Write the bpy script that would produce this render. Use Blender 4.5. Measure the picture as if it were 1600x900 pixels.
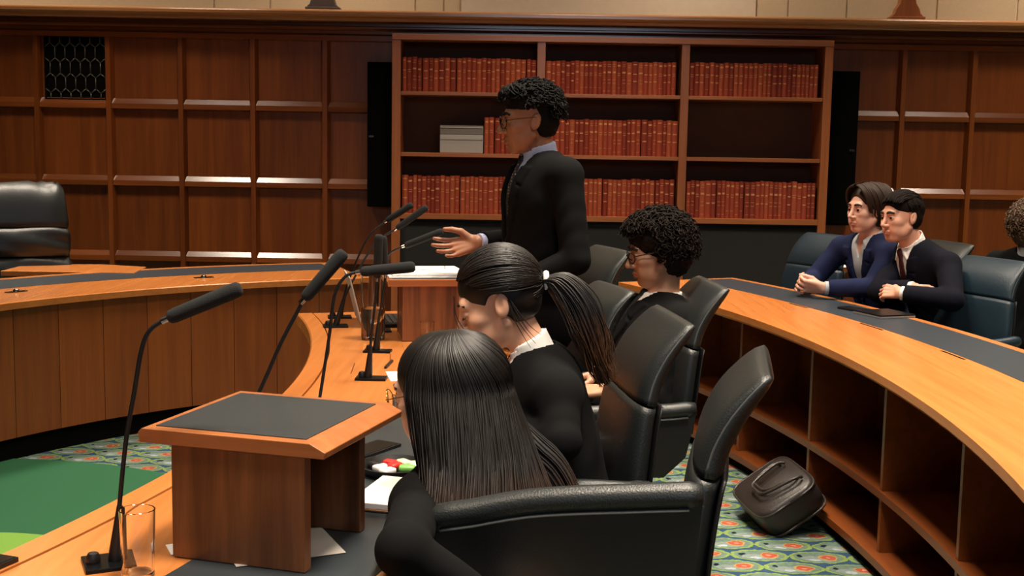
import bpy, bmesh, math, random
import numpy as np
from mathutils import Vector, Matrix

# ------------------------------------------------------------------ clear
for _o in list(bpy.data.objects):
    bpy.data.objects.remove(_o, do_unlink=True)
SC = bpy.context.scene
COL = SC.collection
R = math.radians
rnd = random.Random(7)

# ------------------------------------------------------------------ camera
cam_data = bpy.data.cameras.new('camera')
cam_data.sensor_width = 36.0
cam_data.lens = 1900.0 / 1600.0 * 36.0
cam_data.clip_start = 0.05
cam = bpy.data.objects.new('camera', cam_data)
COL.objects.link(cam)
cam.matrix_world = (Matrix.Translation((0, 0, 1.5)) @ Matrix.Rotation(R(90 - 6.7536), 4, 'X')
                    @ Matrix.Rotation(R(0.95), 4, 'Z'))
SC.camera = cam

# ------------------------------------------------------------------ world, lamps of the room and added wall-wash, exposure
world = bpy.data.worlds.new('world')
SC.world = world
world.use_nodes = True
_bg = world.node_tree.nodes['Background']
_bg.inputs[0].default_value = (0.9, 0.8, 0.7, 1)
_bg.inputs[1].default_value = 0.01
SC.view_settings.view_transform = 'Standard'
SC.view_settings.look = 'None'
SC.view_settings.gamma = 1.0
SC.view_settings.exposure = 0.0
SC.view_settings.use_curve_mapping = False
WARM = (1.0, 0.86, 0.69)


def area_lamp(x, y, power, size=0.7, spread=110, color=WARM, z=4.45, tilt=(0, 0)):
    l = bpy.data.lights.new('area_lamp', 'AREA')
    l.shape = 'SQUARE'
    l.size = size
    l.energy = power
    l.color = color
    l.spread = R(spread)
    o = bpy.data.objects.new('area_lamp', l)
    o.location = (x, y, z)
    o.rotation_euler = (R(tilt[0]), R(tilt[1]), 0)
    COL.objects.link(o)
    return o


for lx, ly, lp in ((-2.65, 6.7, 60), (0.5, 6.6, 55), (3.6, 6.7, 70),
                   (-2.4, 4.0, 24), (0.4, 4.2, 62), (2.4, 4.0, 68),
                   (-2.0, 1.4, 34), (0.3, 1.8, 75), (2.4, 1.6, 52)):
    area_lamp(lx, ly, lp, spread=88)  # lamps in the ceiling
# added lamps, no known fixtures: they brighten the stone above the cornice
for lx in (-3.6, -1.2, 1.2, 3.6):
    area_lamp(lx, 8.25, 16, size=0.3, spread=120, z=4.0, tilt=(20, 0))
# daylight from the high window in the wall behind the camera
win = area_lamp(0.8, -3.8, 42, size=3.2, spread=150, color=(0.72, 0.84, 1.0), z=3.35, tilt=(80, 0))
win.data.shape = 'RECTANGLE'
win.data.size_y = 1.5


# ------------------------------------------------------------------ materials
def new_mat(name):
    m = bpy.data.materials.new(name)
    m.use_nodes = True
    nt = m.node_tree
    return m, nt, nt.nodes, nt.links, nt.nodes['Principled BSDF']


def srgb(r, g, b):
    f = lambda c: (c / 255 / 12.92) if c / 255 <= 0.04045 else ((c / 255 + 0.055) / 1.055) ** 2.4
    return (f(r), f(g), f(b), 1.0)


def plain(name, col, rough=0.5, metal=0.0, bump=0.0, bscale=200.0, spec=0.5, var=0.0, coat=0.0):
    m, nt, N, L, P = new_mat(name)
    P.inputs['Base Color'].default_value = col
    P.inputs['Roughness'].default_value = rough
    P.inputs['Metallic'].default_value = metal
    P.inputs['Specular IOR Level'].default_value = spec
    P.inputs['Coat Weight'].default_value = coat
    P.inputs['Coat Roughness'].default_value = 0.25
    tc = N.new('ShaderNodeTexCoord')
    no = N.new('ShaderNodeTexNoise')
    no.inputs['Scale'].default_value = bscale
    no.inputs['Detail'].default_value = 4
    L.new(tc.outputs['Object'], no.inputs['Vector'])
    if bump:
        b = N.new('ShaderNodeBump')
        b.inputs['Strength'].default_value = bump
        b.inputs['Distance'].default_value = 0.004
        L.new(no.outputs['Fac'], b.inputs['Height'])
        L.new(b.outputs['Normal'], P.inputs['Normal'])
    if var:
        mx = N.new('ShaderNodeMixRGB')
        mx.blend_type = 'MULTIPLY'
        mx.inputs[0].default_value = var
        mx.inputs[1].default_value = col
        L.new(no.outputs['Fac'], mx.inputs[2])
        L.new(mx.outputs[0], P.inputs['Base Color'])
    return m


def wood(name, c1, c2, grain='z', rough=0.32, scale=1.0, coat=0.15, tone=0.25):
    """streaky veneer; grain runs along one axis, every object gets its own offset and tone"""
    m, nt, N, L, P = new_mat(name)
    tc = N.new('ShaderNodeTexCoord')
    oi = N.new('ShaderNodeObjectInfo')
    mp = N.new('ShaderNodeMapping')
    sc = {'x': (0.7, 14, 14), 'y': (14, 0.7, 14), 'z': (14, 14, 0.7)}[grain]
    mp.inputs['Scale'].default_value = tuple(s * scale for s in sc)
    ad = N.new('ShaderNodeVectorMath')
    ad.operation = 'ADD'
    ml = N.new('ShaderNodeMath')
    ml.operation = 'MULTIPLY'
    ml.inputs[1].default_value = 37.0
    L.new(oi.outputs['Random'], ml.inputs[0])
    L.new(tc.outputs['Object'], mp.inputs['Vector'])
    L.new(mp.outputs['Vector'], ad.inputs[0])
    L.new(ml.outputs[0], ad.inputs[1])
    n1 = N.new('ShaderNodeTexNoise')
    n1.inputs['Scale'].default_value = 1.0
    n1.inputs['Detail'].default_value = 5
    n1.inputs['Roughness'].default_value = 0.6
    n1.inputs['Distortion'].default_value = 0.6
    L.new(ad.outputs[0], n1.inputs['Vector'])
    n2 = N.new('ShaderNodeTexNoise')
    n2.inputs['Scale'].default_value = 5.0
    n2.inputs['Detail'].default_value = 3
    L.new(ad.outputs[0], n2.inputs['Vector'])
    rp = N.new('ShaderNodeValToRGB')
    rp.color_ramp.elements[0].position = 0.32
    rp.color_ramp.elements[0].color = c1
    rp.color_ramp.elements[1].position = 0.70
    rp.color_ramp.elements[1].color = c2
    L.new(n1.outputs['Fac'], rp.inputs[0])
    mx = N.new('ShaderNodeMixRGB')
    mx.blend_type = 'MULTIPLY'
    mx.inputs[0].default_value = 0.35
    L.new(rp.outputs[0], mx.inputs[1])
    L.new(n2.outputs['Fac'], mx.inputs[2])
    hv = N.new('ShaderNodeHueSaturation')
    mr = N.new('ShaderNodeMapRange')
    mr.inputs['To Min'].default_value = 1.0 - tone + 0.3
    mr.inputs['To Max'].default_value = 1.0 + tone + 0.3
    L.new(oi.outputs['Random'], mr.inputs['Value'])
    L.new(mr.outputs[0], hv.inputs['Value'])
    L.new(mx.outputs[0], hv.inputs['Color'])
    L.new(hv.outputs[0], P.inputs['Base Color'])
    P.inputs['Roughness'].default_value = rough
    P.inputs['Coat Weight'].default_value = coat
    P.inputs['Coat Roughness'].default_value = 0.18
    b = N.new('ShaderNodeBump')
    b.inputs['Strength'].default_value = 0.06
    b.inputs['Distance'].default_value = 0.002
    L.new(n2.outputs['Fac'], b.inputs['Height'])
    L.new(b.outputs['Normal'], P.inputs['Normal'])
    return m


M = {}
M['wall_wood'] = wood('wall_oak', srgb(98, 46, 14), srgb(122, 63, 20), 'z', 0.36)
M['wall_wood_x'] = wood('wall_oak_rail', srgb(96, 48, 18), srgb(120, 64, 26), 'x', 0.24, coat=0.3)
M['case_wood'] = wood('bookcase_oak', srgb(138, 76, 38), srgb(164, 96, 52), 'z', 0.36)
M['case_wood_x'] = wood('bookcase_oak_shelf', srgb(142, 80, 40), srgb(170, 100, 54), 'x', 0.36)
M['case_back'] = plain('bookcase_back', srgb(92, 52, 26), 0.7, var=0.3, bscale=8)
M['case_black'] = plain('black_cloth_panel', srgb(34, 32, 31), 0.9, bump=0.1, bscale=400)
M['bench_front'] = wood('bench_veneer_upright', srgb(120, 59, 17), srgb(142, 75, 25), 'z', 0.45, tone=0.08)  # darker than the top: weaker light on upright faces put into the colour
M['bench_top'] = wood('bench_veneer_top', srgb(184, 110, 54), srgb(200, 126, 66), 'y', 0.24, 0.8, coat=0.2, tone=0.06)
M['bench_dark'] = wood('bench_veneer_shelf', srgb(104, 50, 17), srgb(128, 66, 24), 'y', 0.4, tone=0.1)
M['lectern_wood'] = wood('lectern_walnut', srgb(80, 43, 22), srgb(148, 92, 54), 'z', 0.36, 1.3, coat=0.15, tone=0.06)
M['lectern_edge'] = wood('lectern_edge_wood', srgb(148, 86, 46), srgb(176, 108, 62), 'x', 0.32, tone=0.08)
M['inlay'] = plain('grey_writing_leather', srgb(42, 48, 52), 0.42, bump=0.12, bscale=500)
M['inlay_blue'] = plain('blue_grey_writing_leather', srgb(46, 54, 62), 0.36, bump=0.12, bscale=500)
M['chair'] = plain('black_green_leather', srgb(27, 31, 32), 0.40, bump=0.25, bscale=260)
M['chair_blue'] = plain('dark_blue_leather', srgb(26, 44, 55), 0.4, bump=0.25, bscale=260)
M['chair_dark'] = plain('black_leather_shell', srgb(15, 15, 15), 0.5, bump=0.2, bscale=260)
M['stitch'] = plain('seam_piping', srgb(70, 72, 72), 0.5)
M['metal_dark'] = plain('dark_metal', srgb(30, 30, 32), 0.35, 0.8)
M['chrome'] = plain('chrome', srgb(200, 200, 200), 0.15, 1.0)
M['plastic'] = plain('black_plastic', srgb(16, 16, 17), 0.45)
M['foam'] = plain('black_foam', srgb(24, 25, 26), 0.95, bump=0.5, bscale=700)
M['speaker'] = plain('black_speaker_cloth', srgb(5, 5, 5), 0.95, spec=0.05)
M['black'] = plain('matt_black', srgb(6, 6, 6), 0.9, spec=0.08)
M['paper'] = plain('white_paper', srgb(238, 236, 232), 0.85)
M['boxfile'] = plain('grey_white_boxfile', srgb(176, 168, 160), 0.8)
M['boxfile_dark'] = plain('grey_boxfile_top', srgb(128, 120, 114), 0.8)
M['brown_card'] = plain('brown_card', srgb(120, 84, 56), 0.8)
M['stone'] = plain('pale_limestone', srgb(214, 194, 158), 0.85, bump=0.15, bscale=40, var=0.12)
M['stone_light'] = plain('white_limestone', srgb(226, 212, 186), 0.8, var=0.12, bscale=20)
M['mortar'] = plain('pale_mortar', srgb(236, 222, 190), 0.9)
M['plaster'] = plain('cream_plaster', srgb(150, 136, 112), 0.9)
M['crown_wood'] = wood('cornice_oak', srgb(140, 92, 54), srgb(168, 116, 72), 'x', 0.22, coat=0.3, tone=0.05)
M['finial'] = plain('grey_brown_oak', srgb(104, 88, 80), 0.5, var=0.3, bscale=30)
M['iron'] = plain('aged_iron', srgb(84, 78, 68), 0.4, 0.4)
M['red'] = plain('red_bookcloth', srgb(164, 66, 40), 0.6, bump=0.1, bscale=300)
M['red2'] = plain('dark_red_bookcloth', srgb(140, 50, 30), 0.6, bump=0.1, bscale=300)
M['red3'] = plain('orange_red_bookcloth', srgb(176, 80, 48), 0.6, bump=0.1, bscale=300)
M['gilt'] = plain('gilt_lettering', srgb(214, 150, 100), 0.45, 0.0)
M['green'] = plain('green_carpet', srgb(34, 100, 62), 0.95, bump=0.4, bscale=300, var=0.35)
M['lime'] = plain('lime_carpet', srgb(116, 160, 62), 0.95, bump=0.4, bscale=300)
M['suit'] = plain('black_suit_wool', srgb(13, 13, 14), 0.9, spec=0.12)
M['suit_navy'] = plain('navy_suit_wool', srgb(30, 36, 66), 0.9, spec=0.12)
M['suit_ink'] = plain('dark_navy_suit_wool', srgb(17, 18, 28), 0.9, spec=0.12)
M['shirt'] = plain('white_shirt', srgb(236, 234, 230), 0.8)
M['shirt_blue'] = plain('pale_blue_shirt', srgb(176, 182, 214), 0.8)
M['shirt_grey'] = plain('pale_grey_shirt', srgb(176, 180, 184), 0.8)
M['tie_red'] = plain('dark_red_tie', srgb(70, 18, 22), 0.6)
M['tie_black'] = plain('black_tie', srgb(20, 20, 22), 0.6)
M['hair_black'] = plain('black_hair', srgb(14, 12, 11), 0.7, spec=0.15)
M['hair_curl'] = plain('dark_brown_hair', srgb(24, 17, 13), 0.75, spec=0.12)
M['hair_brown'] = plain('brown_hair', srgb(50, 34, 24), 0.6, spec=0.3)
M['hair_light'] = plain('light_brown_hair', srgb(92, 66, 44), 0.5)
M['hair_tail'] = plain('brown_ponytail_hair', srgb(58, 38, 26), 0.42)
M['lens'] = None
M['gold'] = plain('gold_wire', srgb(200, 160, 90), 0.25, 1.0)
M['bag'] = plain('black_bag_leather', srgb(44, 38, 36), 0.36, bump=0.3, bscale=150)
M['eye_white'] = plain('eye_white', srgb(214, 206, 198), 0.3)
M['iris'] = plain('dark_iris', srgb(34, 22, 14), 0.2)
M['brow'] = plain('eyebrow_hair', srgb(30, 22, 17), 0.8)


def skin(name, c, lip):
    m, nt, N, L, P = new_mat(name)
    tc = N.new('ShaderNodeTexCoord')
    no = N.new('ShaderNodeTexNoise')
    no.inputs['Scale'].default_value = 22
    no.inputs['Detail'].default_value = 4
    L.new(tc.outputs['Object'], no.inputs['Vector'])
    rp = N.new('ShaderNodeValToRGB')
    rp.color_ramp.elements[0].position = 0.3
    rp.color_ramp.elements[0].color = tuple(x * 0.88 for x in c[:3]) + (1,)
    rp.color_ramp.elements[1].position = 0.7
    rp.color_ramp.elements[1].color = c
    L.new(no.outputs['Fac'], rp.inputs[0])
    L.new(rp.outputs[0], P.inputs['Base Color'])
    P.inputs['Roughness'].default_value = 0.5
    P.inputs['Subsurface Weight'].default_value = 0.08
    P.inputs['Subsurface Radius'].default_value = (0.01, 0.004, 0.002)
    P.inputs['Subsurface Scale'].default_value = 0.5
    m2 = plain(name + '_lip', lip, 0.45)
    return m, m2


def glass_mat(name, ior=1.45, col=(1, 1, 1, 1), rough=0.0):
    m, nt, N, L, P = new_mat(name)
    P.inputs['Base Color'].default_value = col
    P.inputs['Transmission Weight'].default_value = 1.0
    P.inputs['Roughness'].default_value = rough
    P.inputs['IOR'].default_value = ior
    return m


M['glass'] = glass_mat('clear_glass')
M['water'] = glass_mat('water', 1.33)
M['lens'] = glass_mat('spectacle_lens', 1.05)


def tie_dot_mat():
    m, nt, N, L, P = new_mat('black_tie_with_white_dots')
    tc = N.new('ShaderNodeTexCoord')
    mp = N.new('ShaderNodeMapping')
    mp.inputs['Scale'].default_value = (1, 1, 1)
    vo = N.new('ShaderNodeTexVoronoi')
    vo.inputs['Scale'].default_value = 85
    vo.inputs['Randomness'].default_value = 0.25
    L.new(tc.outputs['Object'], mp.inputs['Vector'])
    L.new(mp.outputs['Vector'], vo.inputs['Vector'])
    rp = N.new('ShaderNodeValToRGB')
    rp.color_ramp.interpolation = 'CONSTANT'
    rp.color_ramp.elements[0].color = srgb(190, 190, 196)
    rp.color_ramp.elements[1].position = 0.26
    rp.color_ramp.elements[1].color = srgb(20, 20, 24)
    L.new(vo.outputs['Distance'], rp.inputs[0])
    L.new(rp.outputs[0], P.inputs['Base Color'])
    P.inputs['Roughness'].default_value = 0.6
    return m


M['tie_dot'] = tie_dot_mat()


def carpet_mat():
    """woven pattern: staggered ovals with a pale green outline, a red flower at one end and a dark dot"""
    m, nt, N, L, P = new_mat('patterned_carpet')
    tc = N.new('ShaderNodeTexCoord')
    mp = N.new('ShaderNodeMapping')
    mp.inputs['Rotation'].default_value = (0, 0, R(4))
    L.new(tc.outputs['Object'], mp.inputs['Vector'])
    wn = N.new('ShaderNodeTexNoise')
    wn.inputs['Scale'].default_value = 28
    wn.inputs['Detail'].default_value = 3
    L.new(tc.outputs['Object'], wn.inputs['Vector'])
    ws = N.new('ShaderNodeVectorMath')
    ws.operation = 'SCALE'
    ws.inputs['Scale'].default_value = 0.035
    L.new(wn.outputs['Color'], ws.inputs[0])
    wa = N.new('ShaderNodeVectorMath')
    wa.operation = 'ADD'
    L.new(mp.outputs['Vector'], wa.inputs[0])
    L.new(ws.outputs[0], wa.inputs[1])
    sx = N.new('ShaderNodeSeparateXYZ')
    L.new(wa.outputs[0], sx.inputs[0])

    def math_(op, a, b=None, c=None):
        n = N.new('ShaderNodeMath')
        n.operation = op
        for i, v in enumerate((a, b, c)):
            if v is None:
                continue
            if isinstance(v, (int, float)):
                n.inputs[i].default_value = v
            else:
                L.new(v, n.inputs[i])
        return n.outputs[0]

    W, H = 0.215, 0.125
    v = math_('DIVIDE', sx.outputs['Y'], H)
    row = math_('FLOOR', v)
    odd = math_('MULTIPLY', math_('MODULO', math_('ABSOLUTE', row), 2.0), 0.5)
    u = math_('ADD', math_('DIVIDE', sx.outputs['X'], W), odd)
    fu = math_('SUBTRACT', math_('FRACT', u), 0.5)
    fv = math_('SUBTRACT', math_('FRACT', v), 0.5)

    def dist(cx, cy, rx, ry):
        a = math_('DIVIDE', math_('SUBTRACT', fu, cx), rx)
        b = math_('DIVIDE', math_('SUBTRACT', fv, cy), ry)
        return math_('SQRT', math_('ADD', math_('MULTIPLY', a, a), math_('MULTIPLY', b, b)))

    base = srgb(56, 82, 112)
    cur = None
    no = N.new('ShaderNodeTexNoise')
    no.inputs['Scale'].default_value = 60
    L.new(tc.outputs['Object'], no.inputs['Vector'])

    def over(cur, d, lim, col):
        mx = N.new('ShaderNodeMixRGB')
        fac = math_('LESS_THAN', d, lim)
        L.new(fac, mx.inputs[0])
        if cur is None:
            mx.inputs[1].default_value = base
        else:
            L.new(cur, mx.inputs[1])
        mx.inputs[2].default_value = col
        return mx.outputs[0]

    d0 = dist(0, 0, 0.5, 0.5)
    cur = over(cur, d0, 1.0, srgb(132, 156, 84))
    cur = over(cur, d0, 0.86, srgb(106, 128, 116))
    d4 = dist(-0.02, -0.12, 0.30, 0.22)
    cur = over(cur, d4, 1.0, srgb(132, 146, 140))
    d1 = dist(0.17, 0.03, 0.17, 0.25)
    cur = over(cur, d1, 1.0, srgb(176, 148, 92))
    cur = over(cur, d1, 0.80, srgb(178, 88, 66))
    cur = over(cur, d1, 0.25, srgb(206, 140, 118))
    d2 = dist(-0.30, 0.08, 0.05, 0.10)
    cur = over(cur, d2, 1.0, srgb(24, 32, 48))
    d3 = dist(-0.08, -0.22, 0.10, 0.09)
    cur = over(cur, d3, 1.0, srgb(168, 180, 190))
    mx = N.new('ShaderNodeMixRGB')
    mx.blend_type = 'MULTIPLY'
    mx.inputs[0].default_value = 0.55
    L.new(cur, mx.inputs[1])
    L.new(no.outputs['Fac'], mx.inputs[2])
    L.new(mx.outputs[0], P.inputs['Base Color'])
    P.inputs['Roughness'].default_value = 0.95
    P.inputs['Specular IOR Level'].default_value = 0.1
    n3 = N.new('ShaderNodeTexNoise')
    n3.inputs['Scale'].default_value = 500
    L.new(tc.outputs['Object'], n3.inputs['Vector'])
    b = N.new('ShaderNodeBump')
    b.inputs['Strength'].default_value = 0.4
    b.inputs['Distance'].default_value = 0.004
    L.new(n3.outputs['Fac'], b.inputs['Height'])
    L.new(b.outputs['Normal'], P.inputs['Normal'])
    return m


M['carpet'] = carpet_mat()

# ------------------------------------------------------------------ mesh helpers
Z3 = Vector((0, 0, 0))


def tag(o, label=None, cat=None, group=None, kind=None):
    if label: o['label'] = label
    if cat: o['category'] = cat
    if group: o['group'] = group
    if kind: o['kind'] = kind
    return o


def thing(name, label, cat, loc=(0, 0, 0), rz=0.0, group=None):
    o = bpy.data.objects.new(name, None)
    o.empty_display_size = 0.05
    COL.objects.link(o)
    o.location = loc
    o.rotation_euler = (0, 0, rz)
    return tag(o, label, cat, group)


class MB:
    """collects simple shapes and links them as one mesh object"""

    def __init__(self):
        self.v, self.f, self.m = [], [], []

    def add(self, vs, fs, mi=0, T=None):
        n = len(self.v)
        if T is not None:
            vs = [T @ Vector(p) for p in vs]
        self.v += [tuple(p) for p in vs]
        self.f += [tuple(i + n for i in q) for q in fs]
        self.m += [mi] * len(fs)
        return self

    def box(self, c, s, mi=0, T=None, bev=0.0):
        x, y, z = (a / 2 for a in s)
        if bev <= 0:
            vs = [(c[0] + i * x, c[1] + j * y, c[2] + k * z) for k in (-1, 1) for j in (-1, 1) for i in (-1, 1)]
            fs = [(0, 2, 3, 1), (4, 5, 7, 6), (0, 1, 5, 4), (2, 6, 7, 3), (0, 4, 6, 2), (1, 3, 7, 5)]
            return self.add(vs, fs, mi, T)
        bm = bmesh.new()
        bmesh.ops.create_cube(bm, size=1.0)
        for v in bm.verts:
            v.co = Vector((c[0] + v.co.x * s[0], c[1] + v.co.y * s[1], c[2] + v.co.z * s[2]))
        bmesh.ops.bevel(bm, geom=list(bm.edges), offset=bev, segments=2, affect='EDGES', profile=0.6)
        bm.verts.index_update()
        self.add([v.co.copy() for v in bm.verts], [tuple(v.index for v in f.verts) for f in bm.faces], mi, T)
        bm.free()
        return self

    def loft(self, rings, mi=0, cap=True, T=None):
        n = len(rings[0])
        vs = [p for r in rings for p in r]
        fs = []
        for i in range(len(rings) - 1):
            for j in range(n):
                a, b = i * n + j, i * n + (j + 1) % n
                fs.append((a, b, b + n, a + n))
        if cap:
            fs.append(tuple(range(n))[::-1])
            fs.append(tuple(range((len(rings) - 1) * n, len(rings) * n)))
        return self.add(vs, fs, mi, T)

    def tube(self, pts, rad, seg=8, mi=0, flat=1.0, T=None):
        pts = [Vector(p) for p in pts]
        if not hasattr(rad, '__len__'):
            rad = [rad] * len(pts)
        rings = []
        up = Vector((0, 0, 1))
        prev = None
        for i, p in enumerate(pts):
            t = (pts[min(i + 1, len(pts) - 1)] - pts[max(i - 1, 0)])
            if t.length < 1e-9: t = Vector((0, 0, 1))
            t.normalize()
            if prev is None:
                a = t.cross(up)
                if a.length < 0.1: a = t.cross(Vector((1, 0, 0)))
            else:
                a = prev - t * prev.dot(t)
            a.normalize()
            prev = a
            b = t.cross(a)
            rings.append([p + a * (rad[i] * math.cos(2 * math.pi * k / seg)) + b * (rad[i] * flat * math.sin(2 * math.pi * k / seg)) for k in range(seg)])
        return self.loft(rings, mi, True, T)

    def lathe(self, prof, seg=32, mi=0, c=(0, 0, 0), T=None, closed=False):
        rings = [[(c[0] + r * math.cos(2 * math.pi * k / seg), c[1] + r * math.sin(2 * math.pi * k / seg), c[2] + z) for k in range(seg)] for r, z in prof]
        return self.loft(rings, mi, not closed, T)

    def prism(self, poly, h0, h1, axis='z', mi=0, T=None):
        n = len(poly)
        mk = {'z': lambda a, b, h: (a, b, h), 'x': lambda a, b, h: (h, a, b), 'y': lambda a, b, h: (a, h, b)}[axis]
        vs = [mk(a, b, h0) for a, b in poly] + [mk(a, b, h1) for a, b in poly]
        fs = [tuple(range(n))[::-1], tuple(range(n, 2 * n))] + [(i, (i + 1) % n, (i + 1) % n + n, i + n) for i in range(n)]
        return self.add(vs, fs, mi, T)

    def arc(self, c, prof, a0, a1, n=64, mi=0):
        """sweep a closed (radius, z) profile round centre c between two angles (degrees)"""
        rings = []
        for i in range(n + 1):
            a = R(a0 + (a1 - a0) * i / n)
            rings.append([(c[0] + r * math.cos(a), c[1] + r * math.sin(a), z) for r, z in prof])
        return self.loft(rings, mi)

    def arc_box(self, c, r0, r1, z0, z1, a0, a1, n=64, mi=0):
        return self.arc(c, [(r0, z0), (r1, z0), (r1, z1), (r0, z1)], a0, a1, n, mi)

    def build(self, name, mats, parent=None, smooth=False, origin=None, bevel=0.0, kind=None, weld=False):
        me = bpy.data.meshes.new(name)
        vs = self.v
        if origin is not None:
            vs = [(p[0] - origin[0], p[1] - origin[1], p[2] - origin[2]) for p in vs]
        me.from_pydata(vs, [], self.f)
        if not isinstance(mats, (list, tuple)): mats = [mats]
        for m in mats: me.materials.append(m)
        if len(mats) > 1: me.polygons.foreach_set('material_index', self.m)
        bm = bmesh.new()
        bm.from_mesh(me)
        if weld: bmesh.ops.remove_doubles(bm, verts=bm.verts, dist=1e-6)
        bmesh.ops.recalc_face_normals(bm, faces=bm.faces)
        bm.to_mesh(me)
        bm.free()
        if smooth:
            me.polygons.foreach_set('use_smooth', [True] * len(me.polygons))
        me.update()
        o = bpy.data.objects.new(name, me)
        COL.objects.link(o)
        if parent is not None: o.parent = parent
        if bevel:
            b = o.modifiers.new('bevel', 'BEVEL')
            b.width = bevel
            b.segments = 2
            b.limit_method = 'ANGLE'
        if smooth and smooth != 'all':
            try:
                me.set_sharp_from_angle(angle=R(40))
            except Exception:
                pass
        if kind: o['kind'] = kind
        return o


def dup_tree(src, parent=None):
    c = src.copy()
    COL.objects.link(c)
    if parent is not None:
        c.parent = parent
    for ch in [o for o in src.children]:
        dup_tree(ch, c)
    return c


def struct(o):
    o['kind'] = 'structure'
    return o

# ================================================================== SETTING
YW = 8.60          # face of the panelled wall
fl = MB().box((0, 3, -0.05), (13, 14, 0.1)).build('floor', M['carpet'])
struct(fl)
cr = MB()
cr.lathe([(0.0, 0.0), (1.62, 0.0), (1.62, 0.004), (0.0, 0.004)], 96, closed=True)
g = cr.build('carpet_roundel', M['green'], fl)
g.location = (-2.35, 3.92, 0.0)
lf = MB()
lf.prism([(-0.5 + 1.0 * t / 20, 0.24 * math.sin(math.pi * t / 20) ** 0.8) for t in range(21)]
         + [(0.5 - 1.0 * t / 20, -0.24 * math.sin(math.pi * t / 20) ** 0.8) for t in range(1, 20)], 0.004, 0.007)
l1 = lf.build('carpet_leaf', M['lime'], fl)
l1.location = (-1.95, 4.22, 0)
l1.rotation_euler = (0, 0, R(8))

struct(MB().box((0, 3, 4.65), (13, 14, 0.1)).build('ceiling', M['plaster']))
struct(MB().box((-6.45, 3, 2.3), (0.1, 14, 4.7)).build('wall_left', M['case_wood']))
struct(MB().box((6.45, 3, 2.3), (0.1, 14, 4.7)).build('wall_right', M['case_wood']))
struct(MB().box((0, -4.05, 2.3), (13, 0.1, 4.7)).build('wall_front', M['plaster']))

wall = MB().box((0, 8.86, 2.3), (13, 0.24, 4.7)).build('wall_back', M['plaster'])
struct(wall)
# --- oak panelling: recessed panels, upright stiles, rails with a sloping ledge on top
LX = [-1.325 - 0.5025 * k for k in range(6)]
RX = [2.209, 2.699, 3.187, 3.675, 4.165]
RZ = [2.215, 1.725, 1.19, 0.66, 0.12]
cells = [(-1.325, -0.84)] + [(LX[k + 1], LX[k]) for k in range(5)] + [(RX[k], RX[k + 1]) for k in range(4)]
cache = {}
for (xa, xb) in cells:
    for r in range(4):
        zt, zb = RZ[r], RZ[r + 1]
        w = xb - xa
        h = zt - zb
        if xa > -3.4 and xb < -2.8 and r == 0:
            pass
        key = ('p', round(w, 3), round(h, 3))
        if key not in cache:
            mb = MB()
            # two veneer leaves meeting at the middle, framed by a small bevel
            mb.box((-w / 4 + 0.0003, 0, 0), (w / 2 - 0.0006, 0.016, h - 0.01))
            mb.box((w / 4 - 0.0003, 0.001, 0), (w / 2 - 0.0006, 0.016, h - 0.01))
            o = mb.build('wood_panel', M['wall_wood'], wall)
            cache[key] = o
        else:
            o = cache[key].copy()
            COL.objects.link(o)
        o.location = ((xa + xb) / 2, YW + 0.012, (zt + zb) / 2)
        key = ('r', round(w, 3))
        if key not in cache:
            mb = MB()
            hw = w / 2 - 0.022
            # mitred ledge: slope from the panel down to the rail face, then face and underside
            prof = [(0.0, 0.046), (-0.014, 0.046), (-0.036, 0.012), (-0.042, -0.022), (-0.012, -0.032), (0.0, -0.032)]
            ins = [0.0, 0.0, 0.022, 0.022, 0.0, 0.0]
            rg = [[(s * (hw + 0.022 - i * 0.9), y, z) for (y, z), i in zip(prof, ins)] for s in (-1, 1)]
            mb.loft(rg)
            o = mb.build('rail', M['wall_wood_x'], wall)
            cache[key] = o
        else:
            o = cache[key].copy()
            COL.objects.link(o)
        o.location = ((xa + xb) / 2, YW + 0.004, zb)
sm = MB()
sm.prism([(-0.034, 0.0), (-0.016, -0.046), (0.016, -0.046), (0.034, 0.0)], 0.0, 2.23)
st0 = None
for x in LX + RX[1:]:
    if st0 is None:
        st0 = sm.build('stile', M['wall_wood'], wall)
        o = st0
    else:
        o = st0.copy()
        COL.objects.link(o)
    o.location = (x, YW + 0.004, 0)
bb = MB().prism([(YW + 0.01, 0.0), (YW - 0.06, 0.0), (YW - 0.06, 0.1), (YW - 0.04, 0.13), (YW + 0.01, 0.13)], -6.4, 6.4, 'x')
bbo = bb.build('baseboard_back', M['wall_wood_x'])
struct(bbo)
# --- frieze and cornice
def xprof(name, prof, mat, parent=None):
    o = MB().prism(prof, -6.4, 6.4, 'x').build(name, mat, parent)
    return o
trim = xprof('trim_1', [(YW + 0.14, 2.19), (YW - 0.05, 2.19), (YW - 0.05, 2.225), (YW - 0.02, 2.24), (YW - 0.02, 2.262), (YW + 0.14, 2.262)], M['wall_wood_x'])
struct(trim)
xprof('bed_mould', [(YW + 0.14, 2.262), (YW - 0.07, 2.262), (YW - 0.085, 2.272), (YW - 0.085, 2.282), (YW - 0.07, 2.288), (YW - 0.05, 2.288), (YW - 0.05, 2.315), (YW + 0.14, 2.315)], M['wall_wood_x'], trim)
xprof('crown', [(YW + 0.14, 2.315), (YW - 0.15, 2.315), (YW - 0.155, 2.322), (YW - 0.157, 2.333), (YW - 0.172, 2.338), (YW - 0.184, 2.346), (YW - 0.186, 2.350), (YW - 0.198, 2.352), (YW - 0.198, 2.372), (YW - 0.194, 2.380), (YW - 0.182, 2.387), (YW + 0.14, 2.392)], M['crown_wood'], trim)
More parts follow.
